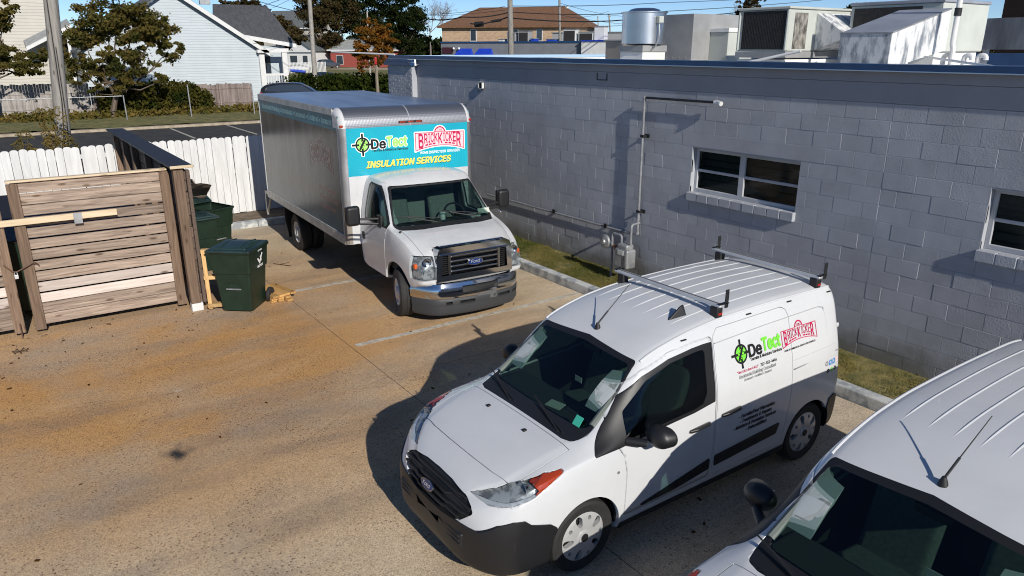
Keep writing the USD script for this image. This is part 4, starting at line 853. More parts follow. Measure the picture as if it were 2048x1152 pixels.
for s in (-1, 1):
    d = part(T_, 'door', hs(dr, s), CW, 38); part(d, 'handle', rbox(.14, .24, s*1.0-.012, s*1.0+.012, .98, 1.10, .01), M['black'])
    part(d, 'window', hs((cO-cT) ^ c_win, s), M['glassdark'], 38); part(d, 'window_seal', hs(((cO-cT) ^ c_wb)-c_win, s), M['black'], 38)
    part(T_, 'fender_vent', rbox(1.19, 1.40, s*.972-.012, s*.972+.012, 1.175, 1.205, .008), M['black'])
    h = part(T_, 'headlight', hs((cO-cT) ^ c_hl, s), M['lens'], 38); part(h, 'reflector', hs(solid(*loft(CAB, CUS, .045)) ^ c_hl, s), M['lampsilver'], 30)
    part(h, 'turn_signal', rbox(2.0, 2.075, s*.90-.035, s*.90+.012, .90, .97, .012), M['orange'])
    for z in (.83, .99): part(h, 'lamp_bowl', xf(lathe([(0, -.02), (.05, 0), (.07, .035), (.06, .035), (0, -.01)], 24), tr(2.10, s*.76, z) @ roty(np.pi/2)), M['chrome'])
    mi = part(T_, 'side_mirror', rbox(.73, .85, s*1.38-.115, s*1.38+.115, 1.36, 1.68, .055), M['blacksat'], 40)
    part(mi, 'mirror_glass', rbox(.708, .722, s*1.38-.11, s*1.38+.11, 1.38, 1.66, .005), M['chrome'])
    part(mi, 'mirror_arm', join(tube([(.86, s*.93, 1.44), (.80, s*1.28, 1.46)], .018), tube([(.86, s*.93, 1.36), (.80, s*1.28, 1.385)], .018), rbox(.78, .94, s*.955-.03, s*.955+.03, 1.30, 1.50, .02)), M['black'])
    part(T_, 'front_wheel' if False else 'wheel', xf(tyre_geo(.385, .23, .215), tr(1.48, s*.87, .385) @ rot_z(-.24) @ rotx(np.pi/2)), M['rubber'], 35)
    w = part(T_, 'wheel_rim', xf(lathe([(0, .02), (.06, .05), (.10, .05), (.12, .02), (.18, .0), (.215, .03), (.215, -.05), (0, -.05), (0, .02)], 36), tr(1.48, s*.87, .385) @ rot_z(-.24) @ rotx(-np.pi/2*s) @ tr(0, 0, .08)), M['alu_cap'])
    for v in (.80, 1.05):
        part(T_, 'wheel', xf(tyre_geo(.385, .23, .215), tr(-3.32, s*v, .385) @ rotx(np.pi/2)), M['rubber'], 35)
    part(T_, 'wheel_rim', xf(lathe([(0, -.06), (.07, .02), (.09, .02), (.10, -.05), (.17, -.07), (.205, .0), (.22, .0), (.22, -.09), (0, -.09), (0, -.06)], 36), tr(-3.32, s*1.05, .385) @ rotx(-np.pi/2*s) @ tr(0, 0, .10)), M['whitepaint'])
    part(T_, 'mud_flap', cbox(-4.06, -4.04, min(s*.72, s*1.18), max(s*.72, s*1.18), .12, .78, .004), M['blacksat'], False)
    part(T_, 'chassis_rail', bx(-5.1, 1.9, s*.38, s*.46, .52, .78), M['black'], False)
    part(T_, 'lift_post', join(cbox(-5.62, -5.54, s*1.15-.03, s*1.15+.03, .34, .92, .006), cbox(-5.62, -5.15, s*1.15-.03, s*1.15+.03, .84, .92, .006), tube([(-5.58, s*1.15, .40), (-5.2, s*1.15, .80)], .025)), M['railmetal'], False)
    part(T_, 'mirror_mount_lamp', Manifold.sphere(.035, 14).translate((.84, s*1.30, 1.30)), M['chrome']) if s > 0 else None
part(T_, 'cab_liner', (solid(*loft(CAB, CUS, .042))-solid(*loft(CAB, CUS, .055)))-c_ws-c_wb-c_ar-c_hl-c_gr, mat_once('cablining', (.12, .125, .12)), 38)
part(T_, 'windshield_seal', ((cO-cT) ^ c_ws)-c_wi, M['black'], 38); part(T_, 'windshield', (cO-cT) ^ c_wi, M['glassdark'], 38)
for v0 in (-.2, .55): part(T_, 'wiper', join(tube([(1.37, v0, 1.40), (1.24, v0-.45, 1.50)], .011, 6), tube([(1.30, v0+.12, 1.435), (1.19, v0-.62, 1.53)], .007, 6)), M['black'])
part(T_, 'antenna_base', Manifold.sphere(.02, 12).translate((1.42, -.86, 1.325)), M['black'])
# inside of the cab
part(T_, 'dashboard', Manifold.batch_hull([Manifold.sphere(.04, 12).translate((a, b, c)) for b in (-.84, .84) for a, c in ((1.28, 1.30), (.95, 1.31), (.86, 1.15), (.95, .7), (1.3, .7))]), M['interior'])
dn = part(T_, 'dash_clutter', rbox(1.02, 1.20, -.22, -.02, 1.33, 1.37, .02), mat_once('clutterbrown', (.10, .09, .06)))
part(T_, 'dash_cup', lathe([(0, 0), (.045, 0), (.052, .13), (0, .13), (0, 0)], 20).apply_transform(tr(1.03, .07, 1.345)), M['white'])
part(T_, 'dash_paper', rbox(1.05, 1.24, .50, .68, 1.345, 1.39, .015), M['paper'])
pt = part(T_, 'visor_card', TM(Manifold.cube((.004, .22, .09), True).rotate((0, -30, 0)).translate((1.17, .77, 1.44))), M['paper'], False)
sw = trimesh.creation.torus(.19, .016, 28, 10); sw.apply_transform(tr(.80, .42, 1.36) @ roty(1.0)); part(T_, 'steering_wheel', join(sw, tube([(.80, .42, 1.36), (1.0, .42, 1.24)], .03)), M['black'], 40)
for v in (-.45, .45):
    st = part(T_, 'seat', rbox(.28, .80, v-.25, v+.25, .86, 1.04, .06), M['seatgrey']); part(st, 'seat_back', Manifold.batch_hull([Manifold.sphere(.06, 12).translate((a, v+b, c)) for b in (-.2, .2) for a, c in ((.34, 1.0), (.18, 1.62))]), M['seatgrey'])
part(T_, 'cab_rear_wall', bx(.04, .07, -.78, .78, .7, 1.9), mat_once('cabliner', (.28, .29, .28)), False)
part(T_, 'cab_floor', bx(.0, 2.0, -.75, .75, .5, .56), M['black'], False); part(T_, 'firewall', bx(1.38, 1.42, -.85, .85, .5, 1.28), M['black'], False)
part(T_, 'engine_block', bx(1.45, 2.1, -.35, .35, .3, .95), M['black'], False)
# grille, badge, bumper
fo = Polygon([(-.665, .70), (.665, .70), (.645, 1.10), (.615, 1.185), (.56, 1.205), (-.56, 1.205), (-.615, 1.185), (-.645, 1.10)]); fi = Polygon([(-.575, .775), (.575, .775), (.555, 1.085), (-.555, 1.085)])
gr = part(T_, 'grille', front_prism(shp(fo.difference(fi)), 2.06, 2.245) , M['chrome'], 30)
part(gr, 'grille_hood', Manifold.hull_points(np.array([(u, v*w, z) for v in (-1, 1) for u, w, z in ((2.248, .60, 1.088), (2.252, .60, 1.105), (2.21, .575, 1.165), (2.13, .545, 1.215), (2.06, .545, 1.205), (2.06, .60, 1.09))], np.float32)), M['chrome'], 30)
part(gr, 'grille_back', front_prism(shp(fi.buffer(.01)), 2.08, 2.12), M['black'], False)
for s in (-1, 1):
    part(gr, 'grille_post', rbox(2.14, 2.235, s*.43-.022, s*.43+.022, .775, 1.085, .01), M['chromedim'])
    for k in range(9): part(gr, 'side_louvre', rbox(2.15, 2.215, s*.505-.05, s*.505+.05, .79+.032*k, .803+.032*k, .005), M['blacksat'])
for k in range(4): part(gr, 'grille_bar', rbox(2.13, 2.225, -.41, .41, .805+.078*k, .838+.078*k, .012), M['chromedim'])
oval_badge(gr, 2.235, 0, .93, .27, .115)
def sweep_plan(fu, prof, hv, n=61, ins=.0):
    vv = np.linspace(-hv, hv, n); P = np.stack([np.array([fu(v) for v in vv]), vv], 1); t = np.gradient(P, axis=0); t /= np.linalg.norm(t, axis=1, keepdims=True); nn = np.stack([t[:, 1], -t[:, 0]], 1)
    pr = np.array(prof); m = len(pr); V = np.concatenate([np.concatenate([P[i]+pr[:, :1]*nn[i], pr[:, 1:]], 1) for i in range(n)])
    F = []
    for i in range(n-1):
        for j in range(m):
            a, b = i*m+j, i*m+(j+1) % m; F += [(a, b, b+m), (a, b+m, a+m)]
    c = len(V); V = np.vstack([V, V[:m].mean(0), V[-m:].mean(0)])
    for j in range(m): F += [(j, c, (j+1) % m), (c-m+j, c-m+(j+1) % m, c+1)]
    g = Manifold(Mesh(V.astype(np.float32), np.array(F, np.uint32)))
    return g if g.volume() > 0 else Manifold(Mesh(V.astype(np.float32), np.array(F, np.uint32)[:, ::-1]))
fu = lambda v: 2.36-.07*(v/.6)**2-.30*max(0, (abs(v)-.58)/.36)**2.2
bump = sweep_plan(fu, [(-.06, .425), (0, .43), (.012, .47), (.012, .56), (-.015, .615), (-.03, .655), (-.07, .665), (-.12, .655), (-.12, .43)], .94)
bump = bump-Manifold.cube((1, .62, .10)).translate((1.9, -.28, .505))
bmp = part(T_, 'bumper', bump, M['chrome'], 40)
val = sweep_plan(fu, [(-.05, .17), (-.02, .165), (.01, .22), (.0, .30), (.012, .325), (.012, .40), (-.005, .425), (-.10, .424), (-.10, .17)], .93)
for v0, v1 in ((-.55, -.45), (-.33, -.08), (.35, .58), (.64, .76)): val = val-Manifold.cube((1, v1-v0, .045)).translate((1.9, v0, .335))
part(bmp, 'valance', val, M['valance'] if 'valance' in M else M.setdefault('valance', mat('valance', (.033, .035, .039), .6)), 40)
part(bmp, 'bumper_shadow_plate', sweep_plan(fu, [(-.13, .30), (-.11, .30), (-.11, .62), (-.13, .62)], .85), M['black'], False)
lpl = rbox(2.335, 2.365, -.03, .31, .335, .50, .01)-Manifold.cube((.2, .06, .03)).translate((2.3, .05, .455))-Manifold.cube((.2, .06, .03)).translate((2.3, .17, .455))-Manifold.cube((.2, .035, .04)).translate((2.3, .0, .36))-Manifold.cube((.2, .035, .04)).translate((2.3, .25, .36))
part(bmp, 'plate_holder', lpl, mat_once('plategrey', (.09, .093, .1)))
# ================================================================ white picket fence
M['picket'] = mat('picket', (.60, .60, .60), .65, var=.10, scale=2.5, bump=.2, bscale=25, stretch=(4, 4, .5))
fe = thing('picket_fence', 'white painted wooden fence of close round topped boards behind the bins', 'fence', (-13.97, 0, 0))
def picket(w, h, t):
    r = w*.48; P = Polygon([(-w/2, 0), (w/2, 0), (w/2, h-r*.62)]+[(w/2*math.cos(a), h-r*.62+r*.62*math.sin(a)) for a in np.linspace(.2, np.pi-.2, 7)]+[(-w/2, h-r*.62)])
    g = trimesh.creation.extrude_polygon(P, t, engine='earcut'); return xf(g, rot_z(np.pi/2) @ rotx(np.pi/2))
y = -13.2; k = 0
while y < -.35:
    g = picket(.153+R.normal(0, .0015), 1.86+R.normal(0, .008), .02); part(fe, 'picket', xf(g, tr(R.normal(0, .003), y, .13+R.normal(0, .006)) @ rotx(R.normal(0, .004))), M['picket'], False)
    y += .1615
for z in (.45, 1.1, 1.72): part(fe, 'rail', bx(-.07, -.03, -13.3, -.3, z, z+.09), M['picket'], False)
for y in np.arange(-13, 0, 2.4): part(fe, 'post', bx(-.16, -.071, y, y+.09, 0, 1.9), M['picket'], False)
# ================================================================ the timber bin enclosure
M['woodg'] = wood('woodg', (.12, .085, .066), (.38, .30, .24), 'y'); M['woodw'] = wood('woodw', (.40, .33, .29), (.60, .53, .48), 'y'); M['woodv'] = wood('woodv', (.10, .065, .045), (.24, .165, .115), 'z'); M['woodx'] = wood('woodx', (.08, .055, .042), (.17, .125, .10), 'x')
M['pinev'] = wood('pinev', (.42, .25, .10), (.62, .42, .20), 'z'); M['piney'] = wood('piney', (.44, .34, .22), (.62, .51, .36), 'y'); M['pinex'] = wood('pinex', (.42, .22, .07), (.60, .36, .14), 'x')
M['felt'] = mat('felt', (.018, .019, .022), .6, var=.3, scale=6)
def gate(label, y0, y1, latch_left):
    g = thing('enclosure_gate', label, 'gate', (-7.67, (y0+y1)/2, 0)); c = (y0+y1)/2; a, b = y0-c, y1-c
    n = 13; hh = (2.235-.115)/n
    for i in range(n):
        z = .115+i*hh; gp = .022 if i not in (0, 1, 11) else .006
        part(g, 'plank', cbox(-.012+R.normal(0, .002), .012+R.normal(0, .002), a+.05, b-.05, z+gp/2+R.normal(0, .002), z+hh-gp/2+R.normal(0, .002), .004), M['woodw'] if i in (2, 3) else M['woodg'], False)
    for q in (a, b-.14): part(g, 'stile', cbox(.0145, .055, q, q+.14, .05, 2.225, .006), M['woodv'], False)
    part(g, 'top_cap', cbox(-.06, .06, a, b-.02, 2.238, 2.268, .005), M['piney'], False)
    for z in (.4, 1.85): part(g, 'back_rail', bx(-.06, -.016, a, b, z, z+.09), M['woodg'], False)
    part(g, 'back_stile', bx(-.06, -.016, a+.02, a+.11, .1, 2.2), M['woodv'], False)
    return g
g1 = gate('weathered grey plank gate leaf beside the corner post, two boards near its foot paler', -8.815, -6.70, True)
g2 = gate('weathered plank gate leaf cut off at the left picture edge', -11.05, -8.935, False)
bar = thing('timber_bar', 'pale new timber bar lying level across both enclosure gate leaves', 'timber bar', (-7.585, -8.6, 1.69))
part(bar, 'beam', cbox(-.02, .02, -1.9, 1.10, -.045, .045, .004), M['piney'], False)
br = thing('bar_bracket', 'small square galvanised plate holding the pale timber bar', 'bracket', (-7.563, -8.02, 1.68)); part(br, 'plate', cbox(-.003, .004, -.055, .055, -.10, .06, .002), M['galv'], False)
part(br, 'screw', join(*[Manifold.sphere(.006, 8).translate((.005, a, b)) for a in (-.035, .035) for b in (-.07, .03)]), M['alu'], kind='stuff')
lk = thing('gate_chain', 'rusty chain and brass padlock joining the two gate leaves', 'chain', (-7.60, -8.875, 1.0))
part(lk, 'chain', tube(arc([(.0, -.16, .10), (.02, -.05, -.03), (.03, .1, .04), (.02, .22, .10), (-.01, .26, .03)], .05), .009, 6), mat_once('rustchain', (.10, .05, .03)))
part(lk, 'padlock', join(rbox(.0, .03, -.06, -.01, -.12, -.06, .006), tube(arc([(.015, -.05, -.07), (.015, -.05, -.02), (.015, -.02, -.02), (.015, -.02, -.07)], .015), .005, 6)), M['alu'])
part(lk, 'drop_bolt', tube(arc([(.04, -.12, -.78), (.04, -.12, -1.0), (.09, -.12, -1.0)], .03), .008, 6), mat_once('rustchain', (.1, .05, .03)))
en = thing('enclosure_wall', 'tall dark timber side wall of the bin enclosure with a black topping', 'wall', (-7.35, -6.60, 0))
for i in range(12):
    z = .10+i*.182
    for x0, x1 in ((-6.5, -3.3), (-3.295, .0)):
        part(en, 'plank', cbox(x0, x1, .055+R.normal(0, .004), .085+R.normal(0, .004), z+.003, z+.176+R.normal(0, .003), .004), M['woodx'], False)
part(en, 'corner_post', join(cbox(-.085, .055, -.095, .05, .13, 2.30, .008)), M['woodv'], False, label='grey corner post with a white painted foot')
part(en, 'corner_board', cbox(-.045, .058, .0865, .14, .13, 2.26, .005), M['woodx'], False); part(en, 'post_foot', cbox(-.08, .052, -.093, .08, .0, .129, .006), M['whitepaint'], False)
for x in (-1.3, -2.7, -4.1, -5.2, -6.4): part(en, 'post', cbox(x, x+.14, -.05, .05, 0, 2.2, .005), M['woodv'], False)
part(en, 'top_board', cbox(-6.55, .10, -.14, .20, 2.305, 2.335, .005), M['felt'], False); part(en, 'top_board_edge', cbox(.101, .118, -.14, .19, 2.30, 2.345, .004), M['piney'], False)
# ================================================================ wheeled bins
M['binbody'] = mat('binbody', (.008, .022, .013), .45, var=.2, scale=6, space='object'); M['binlid'] = mat('binlid', (.014, .032, .03), .45, var=.35, scale=5, space='object')
def make_bin(label, loc, rz, lid_open=0., emblem=True, group=None):
    b = thing('wheeled_bin', label, 'bin', loc, rz, group)
    def sec(z): f = z/1.02; return (.245+.075*f, .27+.085*f)        # half width (v), half depth (u)
    lv = [(.03, .05), (.12, .05), (.45, .05), (.80, .05), (1.0, .05), (1.02, .05)]
    def ringed(z, gr=0.):
        hv, hu = sec(z); return [(su*(hu+gr-.04)+.04*a, sv*(hv+gr-.04)+.04*c, z) for su, sv in ((1, 1), (-1, 1), (-1, -1), (1, -1)) for a, c in ((su, 0), (su*.7, sv*.7), (0, sv))]
    body = Manifold.hull_points(np.array(ringed(.03)+ringed(1.02), np.float32))
    upper = Manifold.hull_points(np.array(ringed(.66, .018)+ringed(1.02, .018), np.float32)); hv, hu = sec(.66)
    body = body + upper - Manifold.hull_points(np.array([(x*.93, y*.92, z) for x, y, z in ringed(.2)+ringed(1.04)], np.float32))
    rec = Manifold.hull_points(np.array([(.52+a, c, z) for a in (0, .3) for c, z in ((-.12, .06), (.12, .06), (.12, .42), (.07, .50), (-.07, .50), (-.12, .42))], np.float32)).translate((-.225, 0, 0)); body = body-rec
    part(b, 'body', body, M['binbody'], 35)
    rim = Manifold.hull_points(np.array(ringed(.985, .035)+ringed(1.02, .035), np.float32))-Manifold.hull_points(np.array([(x*.93, y*.92, z) for x, y, z in ringed(.9)+ringed(1.1)], np.float32)); part(b, 'rim', rim, M['binbody'], 35)
    part(b, 'catch_bar', tube([(.315, -.12, .40), (.315, .12, .40)], .013, 10), M['galv']); part(b, 'handle', tube(arc([(-.36, -.25, .95), (-.45, -.25, .99), (-.45, .25, .99), (-.36, .25, .95)], .05), .016, 8), M['binbody'])
    lid = Manifold.batch_hull([Manifold.sphere(.02, 10).translate(q) for q in ((-.34, -.33, 1.03), (-.34, .33, 1.03), (.40, -.34, 1.03), (.40, .34, 1.03))])+Manifold.batch_hull([Manifold.sphere(.02, 10).translate(q) for q in ((-.30, -.24, 1.04), (-.30, .24, 1.04), (.30, -.24, 1.05), (.30, .24, 1.05), (0, -.22, 1.085), (0, .22, 1.085))])
    if lid_open: lid = lid.translate((.36, 0, -1.03)).rotate((0, -lid_open, 0)).translate((-.36, 0, 1.03))
    l = part(b, 'lid', lid, M['binlid'], 35)
    if not lid_open: part(l, 'lid_rib', join(*[tube([(-.31, v, 1.062), (.0, v, 1.100), (.30, v, 1.072)], .012, 8) for v in (-.16, .16)]), M['binlid'])
    for s in (-1, 1): part(b, 'wheel', xf(tyre_geo(.125, .06, .03), tr(-.30, s*.315, .125) @ rotx(np.pi/2)), M['rubber'], 35)
    part(b, 'axle', tube([(-.30, -.33, .125), (-.30, .33, .125)], .014), M['galv'])
    for s in (1,):
        if emblem:
            fn = lambda x, y, t: np.stack([.02-x, .245+.018+.075*(y+.70)/1.02+t+.018, .70+y], 1)
            P = unary_union([LineString([(-.06, .14), (0, .07), (.09, .20)]).buffer(.018), LineString([(.02, .10), (.06, .10), (.03, .16)]).buffer(.014)])
            add_decal(b, 'emblem', {'white': [ext(P, .002), move2(text('RECYCLE', .20, .034, True), -.08, .0), move2(text('LITTER', .14, .022, True), -.05, .26)]}, fn)
    return b
B1 = make_bin('dark green wheeled bin with closed lid and white emblem beside the corner post', (-7.08, -5.93, 0), -40)
B2 = make_bin('dark green wheeled bin against the enclosure wall, farther back, lid shut', (-9.75, -6.02, 0), 8, 0., False)
B3 = make_bin('dark green wheeled bin with its lid thrown open, behind the shut ones', (-10.6, -5.55, 0), 20, 150., False)
dm = thing('dumpster', 'dark dumpster standing inside the timber enclosure, glimpsed between the gate boards', 'dumpster', (-9.3, -9.0, 0)); part(dm, 'body', Manifold.hull_points(np.array([(x*.8, y*1.9, .12) for x in (-1, 1) for y in (-1, 1)]+[(x, y*1.95, 1.25) for x in (-1, 1) for y in (-1, 1)]+[(-1, y*1.95, 1.6) for y in (-1, 1)], np.float32)), M['binbody'], False); part(dm, 'lid', Manifold.hull_points(np.array([(1.03, y*1.97, 1.253) for y in (-1, 1)]+[(1.03, y*1.97, 1.29) for y in (-1, 1)]+[(-1.03, y*1.97, 1.61) for y in (-1, 1)]+[(-1.03, y*1.97, 1.65) for y in (-1, 1)], np.float32)).translate((0, 0, .004)), M['black'], False)
# scrap timber around the bins
pf = thing('pallet_frame', 'upright orange wood pallet frame leaning between post and front bin', 'pallet', (-7.22, -6.33, 0), -18)
for v in (-.10, .12): part(pf, 'slat', cbox(-.02, .02, v-.03, v+.03, .02, 1.02, .003).rotate((0, 4, 0)), M['pinev'], False)
for z in (.08, .55, .98): part(pf, 'cross_piece', cbox(-.05, .06, -.14, .16, z-.03, z+.03, .003), M['pinev'], False)
ws = thing('board_stack', 'low stack of orange boards lying on the concrete beside the front bin', 'boards', (-7.25, -5.38, 0), 12)
for i, (z, n) in enumerate(((.0, 3), (.045, 3), (.09, 4))):
    for k in range(n): part(ws, 'board', cbox(-.34+R.normal(0, .03), .30+R.normal(0, .04), -.2+k*.11, -.10+k*.11, z+.004, z+.042, .003), M['pinex'], False)
for i, (lab, a, b, w) in enumerate((('long dark board leaning on the wheeled bins by the white fence', (-11.2, -4.95, .02), (-11.5, -5.6, 1.45), .09), ('pale split board leaning against the enclosure wall above the bins', (-10.4, -5.9, .9), (-10.9, -6.3, 1.85), .12), ('short brown board leaning behind the open bin', (-11.0, -5.5, .3), (-11.2, -6.05, 1.65), .16))):
    a, b = np.array(a), np.array(b); d = (b-a)/np.linalg.norm(b-a); q = thing('leaning_board', lab, 'board', a); n_ = np.cross(d, [1, 0, 0]); n_ /= np.linalg.norm(n_); m_ = np.cross(d, n_)
    T = np.eye(4); T[:3, 0] = m_; T[:3, 1] = n_; T[:3, 2] = d; part(q, 'board', xf(bx(-w/2, w/2, -.012, .012, 0, np.linalg.norm(b-a)), T), (M['woodx'], M['pinev'], M['woodv'])[i], False)
cbd = thing('cardboard_sheet', 'crumpled grey brown cardboard sheet stuffed behind the green bins', 'cardboard', (-11.0, -5.95, 1.15))
cs = grid_sheet(-.05, .75, -.45, .45, 14, 14, lambda X, Y: .25*meshkit.fbm(np.stack([X*3, Y*3, 0*X], -1), 3)); part(cbd, 'sheet', xf(cs, roty(-.5) @ rotx(-.35)), mat_once('cardboard', (.26, .21, .16)), True)
# fallen leaves on the concrete
lv = []
n = 260; lx = np.concatenate([R.uniform(-12, 3, n-60), R.uniform(-8, -6, 60)]); ly = np.concatenate([R.uniform(-9.5, -1.2, n-60), R.uniform(-9.6, -6.4, 60)]); an = R.uniform(0, 6.3, n); s_ = R.uniform(.008, .024, n)
C_ = np.stack([lx, ly, np.full(n, .009)], 1); A_ = np.stack([np.cos(an), np.sin(an), R.normal(0, .25, n)], 1)*s_[:, None]; B_ = np.stack([-np.sin(an), np.cos(an), R.normal(0, .25, n)], 1)*s_[:, None]*.55
tag(part(None, 'fallen_leaves', quads(C_, A_, B_), leaf('deadleaf', (.07, .03, .012), (.16, .08, .03), .1), False, kind='stuff'), 'scattered small dry brown leaves on the concrete', 'leaves')
tw = thing('twig_cluster', 'small dark sprig of dry leaves on the concrete before the gates', 'twig', (-6.95, -9.05, 0)); sp = []
for k in range(7):
    a = k*.9; sp.append(tube([(0, 0, .012), (.09*math.cos(a), .09*math.sin(a), .02)], [.006, .003], 5)); sp.append(TM(Manifold.sphere(.02, 8).scale((1.2, .7, .5)).translate((.09*math.cos(a), .09*math.sin(a), .02))))
part(tw, 'sprig', join(*sp), mat_once('twigbrown', (.06, .035, .02)), True)
tw2 = thing('stick', 'thin forked stick lying on the concrete beside the truck', 'stick', (-9.3, -4.75, 0)); part(tw2, 'stick', join(tube([(0, 0, .012), (.35, .22, .014)], .008, 5), tube([(.12, .08, .012), (.1, .28, .014)], .006, 5)), mat_once('twigbrown', (.06, .035, .02)))
# the camera drone that casts the small shadow on the concrete
dr_ = thing('drone', 'small grey camera drone hovering above the lot, seen by its shadow', 'drone', CAM+np.array([.10, .03, .10]), 30)
part(dr_, 'body', Manifold.batch_hull([Manifold.sphere(.025, 10).translate(q) for q in ((-.07, -.02, 0), (-.07, .02, 0), (.07, -.025, 0), (.07, .025, 0), (0, 0, .02))]), M['galv'])
for sx in (-1, 1):
    for sy in (-1, 1):
        part(dr_, 'arm', tube([(sx*.05, sy*.02, .0), (sx*.095, sy*.11, .015)], .009, 6), M['galv']); part(dr_, 'rotor', cbox(sx*.095-.075, sx*.095+.075, sy*.11-.008, sy*.11+.008, .028, .031, .001), M['black'], False)
# ================================================================ on the roof
def unit(name, label, cat, x0, x1, y0, y1, z0, z1, m, group=None):
    t = thing(name, label, cat, ((x0+x1)/2, (y0+y1)/2, z0), 0, group); return t, (x1-x0)/2, (y1-y0)/2, z1-z0
M['hvacbeige'] = mat('hvacbeige', (.46, .48, .44), .5, var=.06, scale=3); M['hvacgrey'] = mat('hvacgrey', (.30, .30, .30), .55, .2, var=.1, scale=3); M['coil'] = mat('coil', (.022, .02, .019), .7, var=.5, scale=30); M['coilworn'] = mat('coilworn', (.05, .045, .04), .8, col2=(.30, .28, .25), scale=14, stretch=(1, 1, .5)); M['patchy'] = mat('patchy', (.18, .20, .23), .6, col2=(.66, .66, .66), scale=5, lo=.36, hi=.52, stretch=(1.4, 1.4, .5)); M['ductskin'] = mat('ductskin', (.30, .32, .37), .5, .2, var=.15, scale=2)
M['fanmetal'] = mat('fanmetal', (.66, .67, .69), .30, 1., var=.08, scale=3)
f, hx, hy, h = unit('exhaust_fan', 'round silver exhaust fan drum on a square roof curb', 'fan', -6.44, -5.82, 1.55, 2.16, 3.58, 4.8, M['fanmetal'])
part(f, 'curb', cbox(-hx, hx, -hy, hy, 0, .38, .006), M['roofwhite'], False); part(f, 'curb_band', cbox(-hx-.02, hx+.02, -hy-.02, hy+.02, .383, .50, .006), M['hvacgrey'], False)
fd = part(f, 'drum', lathe([(0, .52), (.38, .52), (.42, .53), (.42, 1.08), (.445, 1.09), (.445, 1.105), (.42, 1.11), (.31, 1.12), (.28, 1.15), (.20, 1.175), (0, 1.185)], 56), M['fanmetal'], 30)
part(fd, 'bowl', lathe([(0, .50), (.2, .502), (.3, .51), (.34, .519), (0, .519), (0, .50)], 32), M['fanmetal'], 30)
part(f, 'switch_box', cbox(.415, .50, -.10, .02, .90, 1.02, .006), M['hvacbeige'], False); part(f, 'conduit', tube(arc([(.45, -.06, .92), (.49, -.06, .7), (.44, -.08, .50), (.33, -.12, .40)], .08), .014, 8), M['galv'])
part(f, 'lifting_lug', join(bx(-.46, -.41, -.04, .04, .86, .94)), M['galv'], False)
d, hx, hy, h = unit('duct_cabinet', 'plain grey sheet metal cabinet on the roof beside the silver fan', 'cabinet', -6.6, -5.55, 2.6, 3.93, 3.58, 4.66, M['hvacgrey'])
part(d, 'cabinet', cbox(-hx, hx, -hy, hy, .22, h, .006), M['hvacgrey'], False); part(d, 'base_flange', cbox(-hx-.03, hx+.03, -hy-.03, hy+.03, 0, .217, .006), M['roofwhite'], False)
part(d, 'patch', bx(hx+.001, hx+.004, -.05, hy-.08, .34, .80), M['hvacbeige'], False)
part(d, 'rivet', join(*[Manifold.sphere(.011, 8).translate((hx, y, .27)) for y in np.arange(-hy+.05, hy, .17)], *[Manifold.sphere(.011, 8).translate((x, -hy, .27)) for x in np.arange(-hx+.05, hx, .17)], *[Manifold.sphere(.011, 8).translate((hx, -hy+.04, z)) for z in np.arange(.3, 1.05, .15)]), M['galv'], kind='stuff')
for k in range(4): part(d, 'louvre', bx(hx+.001, hx+.006, .30, .42, .26+.035*k, .272+.035*k), M['black'], False)
d2, hx, hy, h = unit('small_cabinet', 'narrow grey cabinet with a lid between grey cabinet and beige unit', 'cabinet', -5.55, -5.1, 3.1, 3.85, 3.58, 4.40, M['hvacbeige']); part(d2, 'cabinet', cbox(-hx, hx, -hy, hy, 0, h-.08, .006), M['hvacbeige'], False); part(d2, 'lid', cbox(-hx-.02, hx+.02, -hy-.02, hy+.02, h-.077, h, .006), M['roofwhite'], False)
a, hx, hy, h = unit('air_conditioner', 'beige rooftop air conditioner with dark coil sides left of the duct hood', 'air conditioner', -3.70, -2.72, 1.6, 3.27, 3.58, 4.65, M['hvacbeige'])
part(a, 'curb', cbox(-hx+.02, hx-.03, -hy+.05, hy-.05, 0, .28, .006), M['roofwhite'], False); part(a, 'base_rail', cbox(-hx, hx, -hy, hy, .30, .40, .006), M['hvacgrey'], False)
part(a, 'cabinet', cbox(-hx+.02, hx-.012, -hy+.02, hy-.0, .403, h-.04, .012), M['hvacbeige'], False); part(a, 'top_panel', cbox(-hx-.01, hx+.01, -hy-.01, hy+.01, h-.037, h, .008), M['hvacbeige'], False)
part(a, 'coil', bx(-hx+.10, hx-.06, -hy+.012, -hy+.019, .43, h-.06), M['coil'], False)
for s in (-1, 1): part(a, 'corner_post', cbox(s*(hx-.03)-.03, s*(hx-.03)+.03, -hy-.002, -hy+.06, .403, h-.04, .02), M['hvacbeige'], False)
part(a, 'side_coil', bx(hx-.0115, hx-.008, -hy+.16, -hy+.50, .44, h-.09), M['coilworn'], False)
part(a, 'access_panel', cbox(hx-.0115, hx-.004, -hy+.72, hy-.55, .45, h-.10, .003), M['hvacbeige'], False); part(a, 'access_panel', cbox(hx-.0115, hx-.004, hy-.50, hy-.04, .45, h-.10, .003), M['hvacbeige'], False)
part(a, 'fin', join(*[bx(x, x+.006, -hy+.008, -hy+.012, .43, h-.06) for x in np.arange(-hx+.1, hx-.06, .03)]), M['coil'], False, kind='stuff')
hd = side_prism([(0, .42), (.45, .42), (.45, .55), (.0, h-.03)], hy-.6, hy-.02) if False else None
ih = thing('intake_hood', 'sloped white sheet metal intake hood on the side of the beige unit', 'hood', (-2.72, 2.75, 3.98))
part(ih, 'hood', side_prism([(.003, .02), (.52, .20), (.52, .26), (.003, .58)], -.42, .48), M['patchy'], False)
